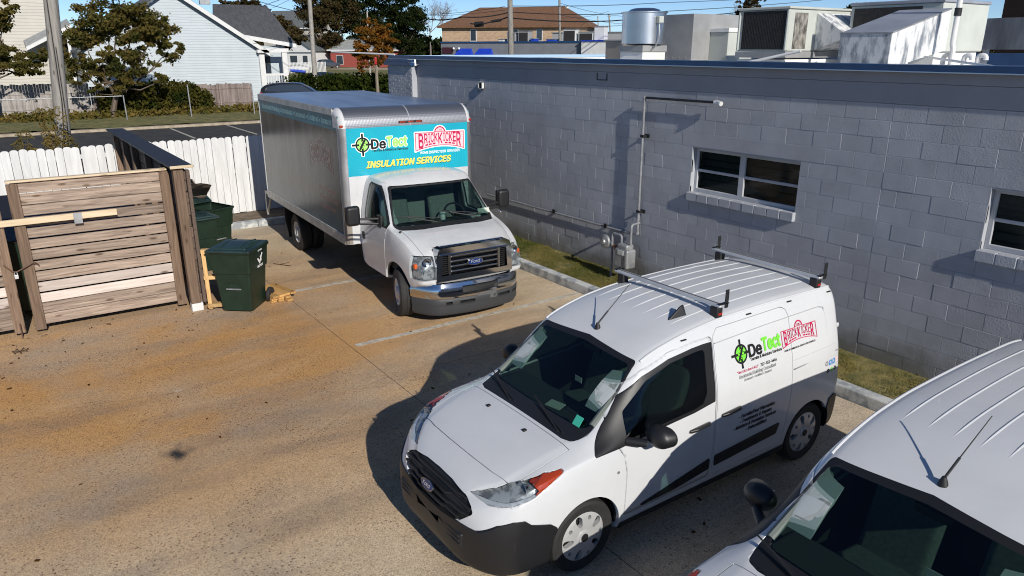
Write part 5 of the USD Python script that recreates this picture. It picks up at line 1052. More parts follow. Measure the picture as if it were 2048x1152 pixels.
cp_ = thing('condensate_pipe', 'white plastic pipe sloping down from the beige unit to the roof', 'pipe', (-2.5, 1.3, 3.72)); part(cp_, 'pipe', tube([(-1.05, 0, .02), (.05, .3, .27)], .022, 10), M['whitepaint'])
part(cp_, 'pipe_foot', cbox(-1.0, -.9, -.05, .05, -.14, .0, .004), M['whitepaint'], False)
dh = thing('duct_hood', 'large worn white sloping duct with patchy paint at the roof edge', 'duct', (-1.02, .9, 3.60))
pr = [(0, .0), (0, .62), (.35, .70), (1.43, .95), (1.45, .40), (.50, .25), (.48, .02)]
P = Manifold(Mesh(*(lambda g: (np.array(g.vertices, np.float32), np.array(g.faces, np.uint32)))(trimesh.creation.extrude_polygon(Polygon(pr), .72, engine='earcut'))))
Tm = np.array([[0, 0, 1, -.36], [1, 0, 0, 0], [0, 1, 0, 0]], float); part(dh, 'duct', P.transform(Tm), M['patchy'], False)
part(dh, 'top_skin', trimesh.Trimesh([(-.37, -.005, .625), (.37, -.005, .625), (.37, .35, .708), (-.37, .35, .708), (-.37, 1.43, .958), (.37, 1.43, .958)], [(0, 1, 2), (0, 2, 3), (3, 2, 5), (3, 5, 4)], process=False), M['ductskin'], False)
part(dh, 'edge_trim', join(tube([(-.36, 0, .62), (.36, 0, .62)], .012, 6), tube([(.36, 0, .62), (.36, .35, .70), (.36, 1.43, .95)], .012, 6), tube([(-.38, -.01, .01), (.38, -.01, .01)], .018, 6)), M['galv'])
a2, hx, hy, h = unit('air_conditioner', 'second rooftop air conditioner with a wide grey hood right of the duct', 'air conditioner', -2.38, -.95, 2.7, 4.1, 3.58, 4.70, M['hvacbeige'])
part(a2, 'cabinet', cbox(-hx, hx, -hy, hy, .40, h-.04, .012), M['hvacbeige'], False); part(a2, 'top_panel', cbox(-hx-.02, hx+.02, -hy-.02, hy+.02, h-.037, h+.01, .01), M['navy'] if False else M['ductskin'], False); part(a2, 'curb', cbox(-hx+.05, hx-.05, -hy+.05, hy-.05, 0, .395, .006), M['roofwhite'], False)
part(a2, 'coil', bx(-hx+.06, hx-.3, -hy-.006, -hy-.001, .5, h-.08), M['coil'], False)
part(a2, 'rain_hood', front_prism([(-.55, .48), (-.55, 1.02), (.55, 1.02), (.55, .48)], 0, .01).translate((hx, 0, 0))+Manifold.hull_points(np.array([(hx+.002, y, z) for y in (-.55, .55) for z in (.98, 1.02)]+[(hx+.36, y, .45) for y in (-.55, .55)]+[(hx+.002, y, .45) for y in (-.55, .55)], np.float32)), M['hvacbeige'], False)
vp = thing('vent_pipe', 'tall white plastic vent pipe with a black coupling before the hood', 'pipe', (-.39, 2.0, 3.58)); part(vp, 'pipe', tube(arc([(0, 0, 0), (0, 0, .45), (-.02, 0, .5), (-.02, 0, 1.9)], .04), .035, 12), M['whitepaint']); part(vp, 'coupling', tube([(-.02, 0, .86), (-.02, 0, .96)], .045, 12), M['black'])
for k, (x, y) in enumerate(((-.52, 2.05), (-.25, 2.05), (-.12, 2.15))): q = thing('pipe_elbow', ('white plastic pipe elbow left of the tall vent pipe', 'white plastic pipe elbow right of the tall vent pipe', 'white plastic pipe stub farthest right under the grey hood')[k], 'pipe', (x, y, 3.58)); part(q, 'pipe', tube(arc([(0, 0, 0), (0, 0, .36), (.10, 0, .36), (.10, 0, .30)], .05), .032, 10), M['whitepaint'])
rp = thing('roof_pipe', 'long thin white pipe lying along the roof edge at the right', 'pipe', (0, .7, 3.80)); part(rp, 'pipe', tube([(-.6, 1.0, .12), (.9, -.2, .02)], .016, 8), M['whitepaint']); part(rp, 'pipe_rest', bx(.7, .76, -.1, -.02, -.22, .01), M['whitepaint'], False)
sb = thing('vent_box', 'small grey brown vent box on the roof left of the fan', 'vent', (-8.75, 3.55, 3.58)); part(sb, 'box', cbox(-.3, .3, -.05, .5, 0, .60, .008), mat_once('ventbrown', (.24, .21, .18)), False); part(sb, 'box_lid', cbox(-.34, .34, -.09, .54, .603, .64, .008), M['hvacgrey'], False)
gw = thing('metal_screen', 'stained dark grey metal roof screen at the right picture edge', 'screen', (-1.0, 9.2, 3.58))
M['stain'] = mat('stain', (.045, .048, .06), .55, col2=(.14, .15, .17), scale=2.2, stretch=(1.2, 1.2, .25))
for k in range(8): part(gw, 'sheet', cbox(-2.2+k*.9, -1.304+k*.9, 0, .04+.004*(k % 2), .42, 1.06, .004), M['stain'], False)
part(gw, 'screen_post', join(*[bx(-2.2+k*1.8, -2.1+k*1.8, .05, .15, 0, 1.0) for k in range(4)]), M['galv'], False, kind='stuff')
# ================================================================ background
def tree(name, label, base, h, clumps, lm, size, n, tr_=.14, cat='tree', group=None, barkc=(.09, .065, .045), spread=.5):
    t = thing(name, label, cat, base, 0, group); bark = mat_once('bark%02d%02d' % (int(barkc[0]*100), int(barkc[2]*100)), barkc); base = np.asarray(base, float)
    cs = [(np.asarray(c, float)-base, r) for c, r in clumps]
    top = np.mean([c for c, _ in cs], 0); k0 = top*np.array([.25, .25, 0])+np.array([0, 0, min(c[2] for c, _ in cs)*.75])
    part(t, 'trunk', tube([(0, 0, -.1), k0*.5+[.02*h/5, 0, 0], k0, (k0+top)/2+[0, .1, 0], top+[0, 0, .3]], [tr_*1.25, tr_, tr_*.85, tr_*.55, tr_*.2], 9), bark)
    for c, r in cs: m = (k0+c)/2+R.normal(0, .12, 3); part(t, 'branch', tube([k0+(top-k0)*R.uniform(0, .5), m, c], [tr_*.42, tr_*.26, tr_*.07], 6), bark)
    w = np.array([r**2.2 for _, r in cs]); w /= w.sum(); pts = []
    for (c, r), f in zip(cs, w):
        q = int(n*f); k_ = max(6, int(14*min(1.5, r))); d = R.normal(0, 1, (k_, 3)); d /= np.linalg.norm(d, axis=1, keepdims=True)
        sc_ = d*(r*R.uniform(.15, 1, k_)**.45)[:, None]*[1, 1, .85]; sr = r*R.uniform(.13, .36, k_); w_ = R.integers(0, k_, q)
        p = sc_[w_]+R.normal(0, .52, (q, 3))*sr[w_][:, None]*[1.15, 1.15, .62]; pts.append(p+c)
    p = np.concatenate(pts); q = len(p); A = R.normal(0, 1, (q, 3)); A /= np.linalg.norm(A, axis=1, keepdims=True); B = np.cross(A, R.normal(0, 1, (q, 3))); B /= np.linalg.norm(B, axis=1, keepdims=True); s = size*R.uniform(.6, 1.3, q)[:, None]
    part(t, 'crown', quads(p, A*s, B*s*.55), lm, False, kind='stuff'); return t
def bulk(name, label, cat, C, lm, size, kind=None):
    q = len(C); A = R.normal(0, 1, (q, 3)); A /= np.linalg.norm(A, axis=1, keepdims=True); B = np.cross(A, R.normal(0, 1, (q, 3))); B /= np.linalg.norm(B, axis=1, keepdims=True); s = size*R.uniform(.6, 1.3, q)[:, None]
    t = thing(name, label, cat, (C.mean(0)[0], C.mean(0)[1], 0)); o = np.array([C.mean(0)[0], C.mean(0)[1], 0]); part(t, 'leaves', quads(C-o, A*s, B*s*.55), lm, False, kind='stuff'); return t
LM = dict(olive=leaf('leafolive', (.10, .115, .032), (.29, .22, .065), .45), dark=leaf('leafdark', (.012, .026, .010), (.045, .055, .018), .15), brown=leaf('leafbrown', (.055, .05, .02), (.14, .10, .045), .3), fire=leaf('leaffire', (.20, .11, .022), (.48, .20, .04), .42), hedge=leaf('leafhedge', (.020, .036, .008), (.075, .10, .02), .25), ivy=leaf('leafivy', (.035, .055, .012), (.15, .13, .03), .3), weed=leaf('leafweed', (.13, .13, .03), (.34, .24, .07), .35))
# wooden fence across the far lot, with ivy, and the chain-link posts in front of it
M['oldfence'] = mat('oldfence', (.115, .085, .075), .85, col2=(.27, .22, .20), scale=1.5, stretch=(3, 3, .25)); M['oldfencegrey'] = mat('oldfencegrey', (.20, .18, .165), .85, col2=(.38, .35, .33), scale=1.5, stretch=(3, 3, .25))
for lab, y0, y1, zt, m in (('weathered brown board fence beyond the far parking lot', -3.4, 6.25, 1.78, 'oldfence'), ('grey weathered picket fence below the cream house at the far left', -26, -3.5, 2.02, 'oldfencegrey')):
    f = thing('board_fence', lab, 'fence', (-47.6, (y0+y1)/2, 0)); c = (y0+y1)/2
    ys = np.arange(y0, y1, .142); bs = [bx(-.01, .012, y-c, y-c+.132, .05, zt+R.normal(0, .03)) for y in ys]
    part(f, 'boards', join(*bs), M[m], False, kind='stuff')
    for z in (.55, 1.45): part(f, 'rail', bx(.013, .05, y0-c, y1-c, z, z+.09), M[m], False)
    for y in np.arange(y0+.3, y1, 2.4): part(f, 'post', bx(.051, .14, y-c, y-c+.09, 0, zt+.02), M[m], False)
for k, (y, z) in enumerate(((-2.25, 1.45), (1.22, 1.95), (4.93, 1.9))):
    p = thing('fence_post', ('shorter silver chain link post under the tree', 'silver chain link post standing in front of the ivy', 'silver chain link post nearest the truck')[k], 'post', (-42.9, y, 0), 0); part(p, 'post', tube([(0, 0, 0), (0, -.02, z)], .035, 8), M['galv']); part(p, 'cap', Manifold.sphere(.045, 10).translate((0, -.02, z)), M['galv'])
rl = thing('fence_rail', 'thin grey top rail running left from the tree along the grass', 'rail', (-43.2, -9, 1.42)); part(rl, 'rail', tube([(0, -9, 0), (0, 6.7, .02)], .025, 8), M['galv'])
n = 5200; yy = R.uniform(-3.1, 3.4, n); zt = np.interp(yy, [-3.1, -2, 0, 2.2, 3.4], [1.3, 2.0, 2.05, 1.95, 1.2]); zz = zt*R.uniform(0, 1, n)**.7; xx = -47.3+R.uniform(0, 1.4, n)*np.interp(zz, [0, 2], [1.0, .45])
bulk('ivy', 'mound of green and brown ivy smothering the brown board fence', 'ivy', np.stack([xx, yy, zz], 1)+R.normal(0, .05, (n, 3)), LM['ivy'], .085)
n = 2600; yy = R.uniform(-14, 6, n); bulk('tall_grass', 'strip of tall tangled dry grass along the board fence', 'grass', np.stack([-46.6+R.uniform(-.5, 2.2, n), yy, .1+R.uniform(0, .55, n)**1.5], 1), LM['weed'], .10)
# trees behind the fence at the left
tree('broad_tree', 'tall olive and rust leaved tree in front of the pale blue house', (-45.2, -2.75, 0), 7, [((-45.2, -2.2, 5.6), 1.5), ((-45.2, -.7, 5.4), 1.45), ((-45, -3.6, 4.6), 1.15), ((-45.4, .6, 5.3), 1.1), ((-45, -1.2, 4.2), 1.2), ((-45.2, .9, 3.9), .85), ((-45.2, 1.55, 4.05), .45), ((-44.8, -2.8, 3.3), 1.05), ((-45, -.4, 2.9), .85), ((-45.2, -4.1, 3.4), .8), ((-45, .3, 2.2), .55), ((-44.8, -2.3, 2.1), .9), ((-45, -3.2, 1.5), .6), ((-45.2, -1.3, 6.8), 1.6), ((-45, -1.8, 3.3), 1.0), ((-45, -3.9, 2.6), .8), ((-45, .1, 4.6), .9), ((-44.9, -1.5, 2.2), .6)], LM['olive'], .07, 30000, .17, spread=.6)
tree('broad_tree', 'olive leaved tree at the left picture edge before the cream house', (-45.8, -8.6, 0), 6, [((-45.8, -8.0, 5.6), 1.3), ((-45.8, -7.0, 5.9), .8), ((-45.8, -8.2, 3.6), 1.1), ((-45.6, -7.0, 3.3), .95), ((-45.6, -5.9, 3.4), .65), ((-45.8, -6.2, 2.9), .6), ((-45.8, -8.9, 4.6), 1.2)], LM['olive'], .075, 13000, .15, spread=.6)
# weeds by the near pole
for k, (x, y, h, nn) in enumerate(((-14.75, -8.28, 2.45, 9), (-14.7, -7.72, 2.85, 16), (-14.8, -7.25, 2.2, 7))):
    w = thing('weed', ('small drooping yellow green weed left of the near pole', 'tall yellow green weed close beside the near pole', 'low weed right of the near pole')[k], 'weed', (x, y, 0)); st = []; LC, LA, LB = [], [], []
    for i in range(nn):
        a = R.uniform(0, 6.3); r = R.uniform(.08, .30); tipz = h*R.uniform(.72, 1.0); p = np.array([(0, 0, .1), (r*.4*math.cos(a), r*.4*math.sin(a), tipz*.6), (r*math.cos(a), r*math.sin(a), tipz), (r*1.5*math.cos(a), r*1.5*math.sin(a), tipz-.14)]); st.append(tube(p, [.008, .006, .004, .002], 5))
        for t in np.linspace(.30, 1, 44):
            q = np.array([np.interp(t, [0, .4, .8, 1], p[:, j]) for j in range(3)]); d = R.normal(0, 1, 3); d[2] = -abs(d[2])*.7; d /= np.linalg.norm(d); LC.append(q+d*.06); LA.append(d*.045); e = np.cross(d, R.normal(0, 1, 3)); LB.append(e/np.linalg.norm(e)*.010)
    part(w, 'stems', join(*st), LM['weed'], False, kind='stuff'); part(w, 'leaves', quads(np.array(LC), np.array(LA), np.array(LB)), LM['weed'], False, kind='stuff')
# utility poles
M['polewood'] = wood('polewood', (.16, .145, .13), (.36, .34, .31), 'z', .5)
def pole(label, base, top, r0, r1, arms=(), cable=False):
    base, top = np.array(base, float), np.array(top, float); p = thing('utility_pole', label, 'utility pole', base); d = top-base
    part(p, 'shaft', tube([(0, 0, 0), d*.5, d], [r0, (r0+r1)/2, r1], 16), M['polewood'])
    if cable: part(p, 'cable', join(tube([(r0*1.02, -.06, .2), d*.35+[.16, .02, 0], d*.62+[.15, -.09, 0], d+[.1, -.1, 0]], .012, 6), tube([(r0*.95, .03, .2), d*.3+[.17, .08, 0], d*.5+[.15, .0, 0]], .01, 6)), M['black'])
    for z, l in arms: part(p, 'cross_arm', xf(bx(-.05, .05, -l, l, -.06, .06), tr(*(d*z)) @ rot_z(.6)), M['polewood'], False)
    return p
pole('thick grey leaning utility pole just behind the white fence', (-15.6, -7.62, -.1), (-15.6, -6.95, 8.2), .165, .135, cable=True)
def on(px, py, D): return at(px, py, D)
def vpole(label, px0, py0, px1, py1, D, r, arms=()):
    a = on(px0, py0, D); b = on(px1, py1, D); d = (b-a)/(b[2]-a[2]); return pole(label, a-d*a[2], a+d*(9.2-a[2]), r*1.1, r*.85, arms)
p2 = vpole('grey utility pole behind the hedge in front of the grey roofed houses', 629, 142, 619, 0, 52, .16)
p3 = vpole('grey utility pole rising above the blue roof edge before the brown roofed block', 1022, 100, 1020, 0, 44, .17)
p4 = vpole('thin brown utility pole carrying a street lamp over the brown roof', 1120, 100, 1119, 0, 72, .13); lp_ = on(1132, 9, 72)
sl = thing('street_lamp', 'small street lamp on a bracket at the thin brown pole', 'street lamp', on(1121, 14, 72)); part(sl, 'bracket', tube(arc([(0, 0, 0), (.25, .35, .12), (.4, .5, .05)], .1), .03, 6), M['galv']); part(sl, 'lamp_head', lathe([(0, .1), (.12, .08), (.18, -.12), (0, -.12)], 16).apply_transform(tr(.42, .52, .0)), M['paper'])
vpole('far thin pole with a crossarm left of the silver fan', 1220, 60, 1217, 14, 120, .14, ((.97, 1.1),)); vpole('distant pole showing above the dark trees', 736, 60, 733, 0, 110, .13)
vpole('short far pole right of the thin brown pole', 1197, 60, 1196, 40, 125, .10)
# wires
def wire(label, pts, r, sag=0.):
    q = [on(*p) for p in pts]; out = []
    for a, b in zip(q, q[1:]):
        for t in np.linspace(0, 1, 9)[:-1]: out.append(a+(b-a)*t-np.array([0, 0, sag*4*t*(1-t)]))
    out.append(q[-1]); o = out[0].copy(); w = thing('overhead_wire', label, 'wire', o); part(w, 'wire', tube(np.array(out)-o, r, 5), M['black'])
wire('dark wire dipping from the top of the picture past the grey pole', ((480, -10, 52), (619, 28, 52)), .022, .1)
wire('thin wire crossing above the grey shingled roof', ((520, 14, 52), (575, -6, 52)), .018)
wire('thin wire beside the one crossing above the grey shingled roof', ((545, 16, 52), (590, -6, 52)), .012)
wire('thick black cable from the dark trees to the pole at the roof edge', ((850, 37, 46), (925, 34, 44), (1020, 24, 44)), .035, .12)
wire('upper thin wire reaching the pole at the roof edge from the left', ((850, 29, 60), (1010, 13, 44)), .014, .1)
wire('thin wire below the upper one at the pole by the roof edge', ((850, 31, 60), (1010, 20, 44)), .012, .1)
wire('topmost wire running right from the pole over the fan', ((1020, 12, 44), (1330, 5, 60), (1640, -12, 80)), .022, .1)
wire('second wire running right from the pole behind the fan', ((1020, 24, 44), (1280, 25, 58), (1700, -6, 80)), .026, .15)
wire('lowest heavy wire running right from the pole behind the fan', ((1020, 36, 44), (1270, 38, 58), (1560, 14, 80)), .040, .2)
wire('far wire between the thin brown pole and the silver fan', ((1119, 6, 72), (1260, 33, 110)), .02, .3); wire('far wire sloping from the thin brown pole', ((1119, 36, 72), (1218, 22, 120)), .02, .3); wire('low far wire left of the silver fan', ((1119, 30, 72), (1330, 52, 120)), .02, .3)
wire('thin slack wire from the brown pole to the right', ((1180, 52, 110), (1330, 44, 110)), .03, .2)
cn = thing('cable_closure', 'black cable splice box hanging on the thick cable left of the pole', 'cable box', on(958, 49, 45)); part(cn, 'closure', tube([(-.22, -.15, 0), (.22, .15, .03)], .16, 10), M['black'])
cn = thing('cable_closure', 'small black cable knot on the thick cable near the pole', 'cable box', on(992, 42, 45)); part(cn, 'closure', tube([(-.25, -.2, -.03), (.25, .2, .05)], .08, 10), M['black'])
wire('black cable sloping up from the splice box to the pole', ((940, 47, 45), (960, 49, 45), (1000, 40, 45), (1022, 32, 44)), .04)
# pale blue house
M['siding'] = mat('siding', (.42, .465, .50), .6, var=.04, scale=1); M['sidingcream'] = mat('sidingcream', (.44, .415, .37), .6, var=.04, scale=1); M['shingle'] = usdkit.material(stage, '/World/Looks/shingle', {'g': ('texture_coordinate', {}), 'm': ('mapping', dict(scale=(1, 1, 1))), 'b': ('brick_texture', dict(scale=1., brick_width=.35, row_height=.16, mortar_size=.01, color1=(.085, .087, .095), color2=(.055, .057, .064), mortar=(.03, .03, .034))), 'p': ('principled_bsdf', dict(roughness=.9))}, [('g.object', 'm.vector'), ('m.vector', 'b.vector'), ('b.color', 'p.base_color')], surface='p.BSDF')
M['shinglegrey'] = mat('shinglegrey', (.10, .11, .115), .9, var=.2, scale=3); M['shinglebrown'] = mat('shinglebrown', (.15, .075, .04), .9, var=.2, scale=3); M['shinglelight'] = mat('shinglelight', (.27, .28, .28), .9, var=.15, scale=3)
M['winblue'] = mat('winblue', (.03, .04, .055), .1, spec=.8)
def clap(y0, y1, zf, x, z0, z1, step=.19):
    """lapped boards on a wall facing +x; zf(z) -> (y from, y to)"""
    out = []
    for z in np.arange(z0, z1, step):
        a, b = zf(z+step/2)
        if b-a > .1: out.append(trimesh.Trimesh([(x+.022, a, z), (x+.022, b, z), (x, b, z+step), (x, a, z+step), (x, a, z), (x, b, z)], [(0, 1, 2), (0, 2, 3), (4, 5, 1), (4, 1, 0)], process=False))
    return join(*out)
H1 = thing('house', 'pale blue clapboard house with a grey shingle roof and white trim', 'house', (-56, 4.5, 0)); yr, zr, ye, ze = 3.6, 8.05, 9.75, 3.95; sl_ = (zr-ze)/(ye-yr)
o = np.array([-56, 4.5, 0])
def loc_(m): m.apply_translation(-o); return m
zf = lambda z: (max(-2.6, yr-(zr-z)/sl_) if z > ze else -2.6, min(ye-.15, yr+(zr-z)/sl_) if z > ze else ye-.15)
part(H1, 'siding', loc_(clap(-2.6, ye, zf, -56, .1, 7.9)), M['siding'], False, kind='stuff')
part(H1, 'wall', loc_(join(bx(-63, -56.01, -2.55, ye-.2, 0, 4.0))), M['siding'], False)
def slab(pts, th=.16): p = np.array(pts, float); return TM(Manifold.hull_points(np.vstack([p, p-[0, 0, th]]).astype(np.float32)))
part(H1, 'roof', loc_(slab([(-55.55, yr, zr+.15), (-55.55, ye+.5, ze-.18), (-63, ye+.5, ze-.18), (-63, yr, zr+.15)])), M['shinglegrey'], False); part(H1, 'roof', loc_(slab([(-55.55, yr, zr+.15), (-55.55, -2.9, zr+.15-sl_*(yr+2.9)), (-63, -2.9, zr+.15-sl_*(yr+2.9)), (-63, yr, zr+.15)])), M['shinglegrey'], False)
part(H1, 'rake_board', loc_(slab([(-55.50, yr, zr+.12), (-55.50, ye+.5, ze-.20), (-55.56, ye+.5, ze-.20), (-55.56, yr, zr+.12)], .34)), M['whitepaint'], False)
part(H1, 'eave_return', loc_(join(bx(-55.98, -55.5, ye-.45, ye+.45, ze-.28, ze-.05), bx(-55.99, -55.75, ye-.28, ye+.12, 0, ze-.29))), M['whitepaint'], False)
part(H1, 'main_roof', loc_(slab([(-57.2, 6.6, 5.55), (-57.2, 12.9, 4.45), (-62, 12.4, 7.45), (-62, 8.0, 7.45)])), M['shingle'], False); part(H1, 'main_roof_edge', loc_(slab([(-57.05, 8.6, 5.05), (-57.05, 12.95, 4.35), (-57.2, 12.95, 4.35), (-57.2, 8.6, 5.05)], .3)), M['whitepaint'], False)
part(H1, 'porch_wall', loc_(bx(-60, -57.5, ye-.1, 12.0, 0, 4.2)), M['siding'], False); part(H1, 'porch_window', loc_(bx(-57.495, -57.47, 10.2, 10.85, 2.0, 3.7)), M['winblue'], False)
part(H1, 'porch_post', loc_(bx(-56.2, -56.0, 11.35, 11.75, 0, 3.75)), M['whitepaint'], False); part(H1, 'porch_beam', loc_(bx(-56.3, -55.95, ye+.13, 11.9, 3.7, 4.0)), M['whitepaint'], False)
part(H1, 'porch_rail', loc_(join(bx(-56.1, -56.02, ye+.2, 11.35, 1.95, 2.1), *[bx(-56.08, -56.04, y, y+.06, 1.2, 1.95) for y in np.arange(ye+.3, 11.3, .22)])), M['whitepaint'], False, kind='stuff')
part(H1, 'chimney_vent', loc_(bx(-60.5, -60.2, 6.6, 7.4, 7.3, 8.0)), M['galv'], False)
# cream house, far left
o = np.array([-62, -8, 0]); H2 = thing('house', 'cream clapboard house at the far left behind the tree', 'house', o)
part(H2, 'siding', loc_(clap(-20, -3.6, lambda z: (-20, -3.7), -62, .1, 9, .22)), M['sidingcream'], False, kind='stuff'); part(H2, 'wall', loc_(bx(-70, -62.01, -20, -3.6, 0, 9)), M['sidingcream'], False)
part(H2, 'porch_roof', loc_(slab([(-60.0, -5.6, 4.15), (-60.0, -2.6, 5.7), (-61.9, -2.6, 6.1), (-61.9, -5.6, 4.55)], .1)), M['shinglelight'], False); part(H2, 'porch_fascia', loc_(slab([(-59.9, -5.6, 4.1), (-59.9, -2.6, 5.65), (-60, -2.6, 5.65), (-60, -5.6, 4.1)], .25)), M['whitepaint'], False)
part(H2, 'porch_post', loc_(bx(-60.2, -60.05, -3.0, -2.8, 0, 5.2)), M['whitepaint'], False); part(H2, 'side_window', loc_(bx(-61.975, -61.95, -6.6, -5.3, 2.4, 3.1)), M['whitepaint'], False)
# hedge, cars, neighbourhood
hx_ = np.linspace(0, 1, 5); a, b = on(600, 178, 52), on(775, 178, 54); n = 11000; t = R.uniform(-.05, 1.05, n)
C_ = a+(b-a)*t[:, None]; C_[:, 2] = (.15+1.9*R.uniform(0, 1, n)**.8)*(1+.12*np.sin(t*17)); C_ += np.stack([R.normal(0, .55, n), R.normal(0, .55, n), R.normal(0, .05, n)], 1)
bulk('hedge', 'clipped green hedge behind the truck, left of the block building', 'hedge', C_, LM['hedge'], .10)
CART = np.array([(-3.4, .60, .35, .55, .85, .40, .95, 1.0), (-3.3, .78, .30, .74, .92, .56, 1.15, 1.22), (-2.9, .86, .25, .82, .95, .60, 1.36, 1.42), (-2.0, .88, .24, .84, .95, .62, 1.46, 1.50), (-1.2, .88, .24, .84, .94, .62, 1.43, 1.48), (-.7, .88, .24, .83, .92, .64, 1.22, 1.27), (-.2, .87, .24, .82, .90, .66, .97, 1.0), (.3, .86, .24, .80, .84, .60, .88, .92), (.75, .76, .26, .70, .70, .45, .76, .80), (.95, .5, .32, .4, .6, .25, .64, .66)])
def small_car(name, label, cat, col, loc, rz, sc=(1, 1, 1), T=CART):
    us_ = np.unique(np.r_[np.linspace(T[0, 0], T[-1, 0], 46)]); L0 = loft(T, us_); O = solid(*L0); th_ = O-solid(*loft(T, us_, .02))
    zz = (.98, 1.40) if T is CART else (1.12, 1.62)
    sw_ = both(side_prism(rsm([(-.35, zz[0]), (-.95, zz[1]-.06), (-1.3, zz[1]), (-2.2, zz[1]), (-2.9, zz[1]-.12), (-3.0, zz[0]+.05)], .04), .3, 1.2)); fw = front_prism(rsm([(-.68, zz[0]+.02), (.68, zz[0]+.02), (.55, zz[1]), (-.55, zz[1])], .05), -1.5, .1)+front_prism(rsm([(-.62, zz[0]+.08), (.62, zz[0]+.08), (.5, zz[1]-.06), (-.5, zz[1]-.06)], .05), -3.6, -2.7)
    ar = both(Manifold.cylinder(.6, .36, .36, 32).rotate((90, 0, 0)).translate((0, 1.05, .31))+Manifold.cylinder(.6, .36, .36, 32).rotate((90, 0, 0)).translate((-2.6, 1.05, .31)))
    c = thing(name, label, cat, loc, rz); pm = mat('paint_'+name+str(len(COUNT)), col, .3, coat=.6); S = np.array([[sc[0], 0, 0, 0], [0, sc[1], 0, 0], [0, 0, sc[2], 0]], float)
    part(c, 'body', (O-sw_-fw-ar).transform(S), pm, 38); part(c, 'window', ((th_ ^ sw_)).transform(S), M['winblue'], 38); fwm = TM((th_ ^ fw).transform(S)); [part(c, n_, fwm.submesh([np.nonzero(fwm.triangles_center[:, 0]*s_ > -1.9*s_*sc[0])[0]], append=True), M['winblue'], 38) for n_, s_ in (('windshield', 1), ('rear_window', -1))]
    part(c, 'glass_backing', solid(*loft(T, us_, .04)).transform(S), M['black'], False)
    for u in (0, -2.6):
        for s in (1, -1): w = part(c, 'wheel', xf(tyre_geo(.31, .2, .2), tr(u*sc[0], s*.78*sc[1], .31) @ rotx(np.pi/2)), M['rubber'], 35); part(w, 'rim', xf(lathe([(0, .03), (.2, .01), (.2, -.05), (0, -.05), (0, .03)], 20), tr(u*sc[0], s*(.86*sc[1]), .31) @ rotx(-np.pi/2*s)), M['alu_cap'])
    for s in (1, -1): part(c, 'tail_lamp', (th_.transform(S) ^ Manifold.cube((.5, .3, .22)).translate((T[0, 0]*sc[0]-.1, s*.62*sc[1]-.15, .78*sc[2]))).translate((-.012, s*.006, 0)), M['redlens'], 30)
    return c
def flat(px, py): d = on(px, py, 1)-CAM; return CAM+d*(-CAM[2]/d[2])
g0 = flat(670, 136)
small_car('parked_car', 'dark grey hatchback parked on the drive before the red brick house', 'car', (.055, .06, .075), (g0[0]+1.0, g0[1]-.5, 0), 105, (1.15, 1.15, 1.2))
q = flat(745, 133); small_car('parked_car', 'dark red car parked under the orange tree', 'car', (.16, .012, .012), (q[0], q[1], 0), 40)
q = on(580, 178, 47); SUVT = CART.copy(); SUVT[:, 4:] *= 1.14
small_car('parked_suv', 'black car behind the board fence, only its roof and windscreen showing', 'car', (.012, .013, .016), (q[0]+.2, q[1]+2.0, .25), 62, (1.12, 1.05, 1.12))
q = on(566, 130, 118); small_car('parked_minivan', 'silver van parked half hidden behind the porch of the blue house', 'van', (.45, .46, .48), (q[0], q[1], 0), 100, (1, 1, 1.2))
q = flat(700, 146); dv = top_structure('driveway', join(bx(-9, 9, -7, 7, -.05, -.036)), M['kerbtan']); UsdGeom.Xformable(dv).AddTranslateOp().Set(Gf.Vec3d(g0[0]+8, g0[1]+5, 0))
UsdGeom.Xformable(dv).AddRotateZOp().Set(35.)
q = on(643, 147, 75); ts = thing('covered_boat', 'low dark blue covered shape just above the hedge beside the grey pole', 'cover', (q[0], q[1], 0)); part(ts, 'cover', Manifold.sphere(1, 24).scale((1.6, 1.6, .35)).translate((0, 0, q[2]-.2))+Manifold.cube((2.6, 2.6, q[2]-.3), True).translate((0, 0, (q[2]-.3)/2)), mat_once('covernavy', (.015, .03, .055)))
q = flat(585, 146); tp_ = thing('blue_tarp', 'bright blue tarpaulin on the ground beside the porch', 'tarpaulin', (q[0], q[1], 0)); part(tp_, 'tarpaulin', Manifold.batch_hull([Manifold.sphere(.2, 10).translate(v) for v in ((-1.5, -1.4, .2), (1.4, 1.6, .2), (1.2, -1.2, .5), (-1, 1.3, .4))]), mat_once('tarpblue', (.01, .05, .42)))
q = flat(597, 141); kb = thing('overturned_boat', 'white and black overturned boat hull on the ground left of the grey pole', 'boat', (q[0], q[1], 0), 50); part(kb, 'hull', Manifold.sphere(1, 20).scale((2.3, .5, .45)).translate((0, -.6, .35)), M['whitepaint']); part(kb, 'dark_hull', Manifold.sphere(1, 20).scale((2.0, .5, .5)).translate((-.6, .8, .6)), M['black'])
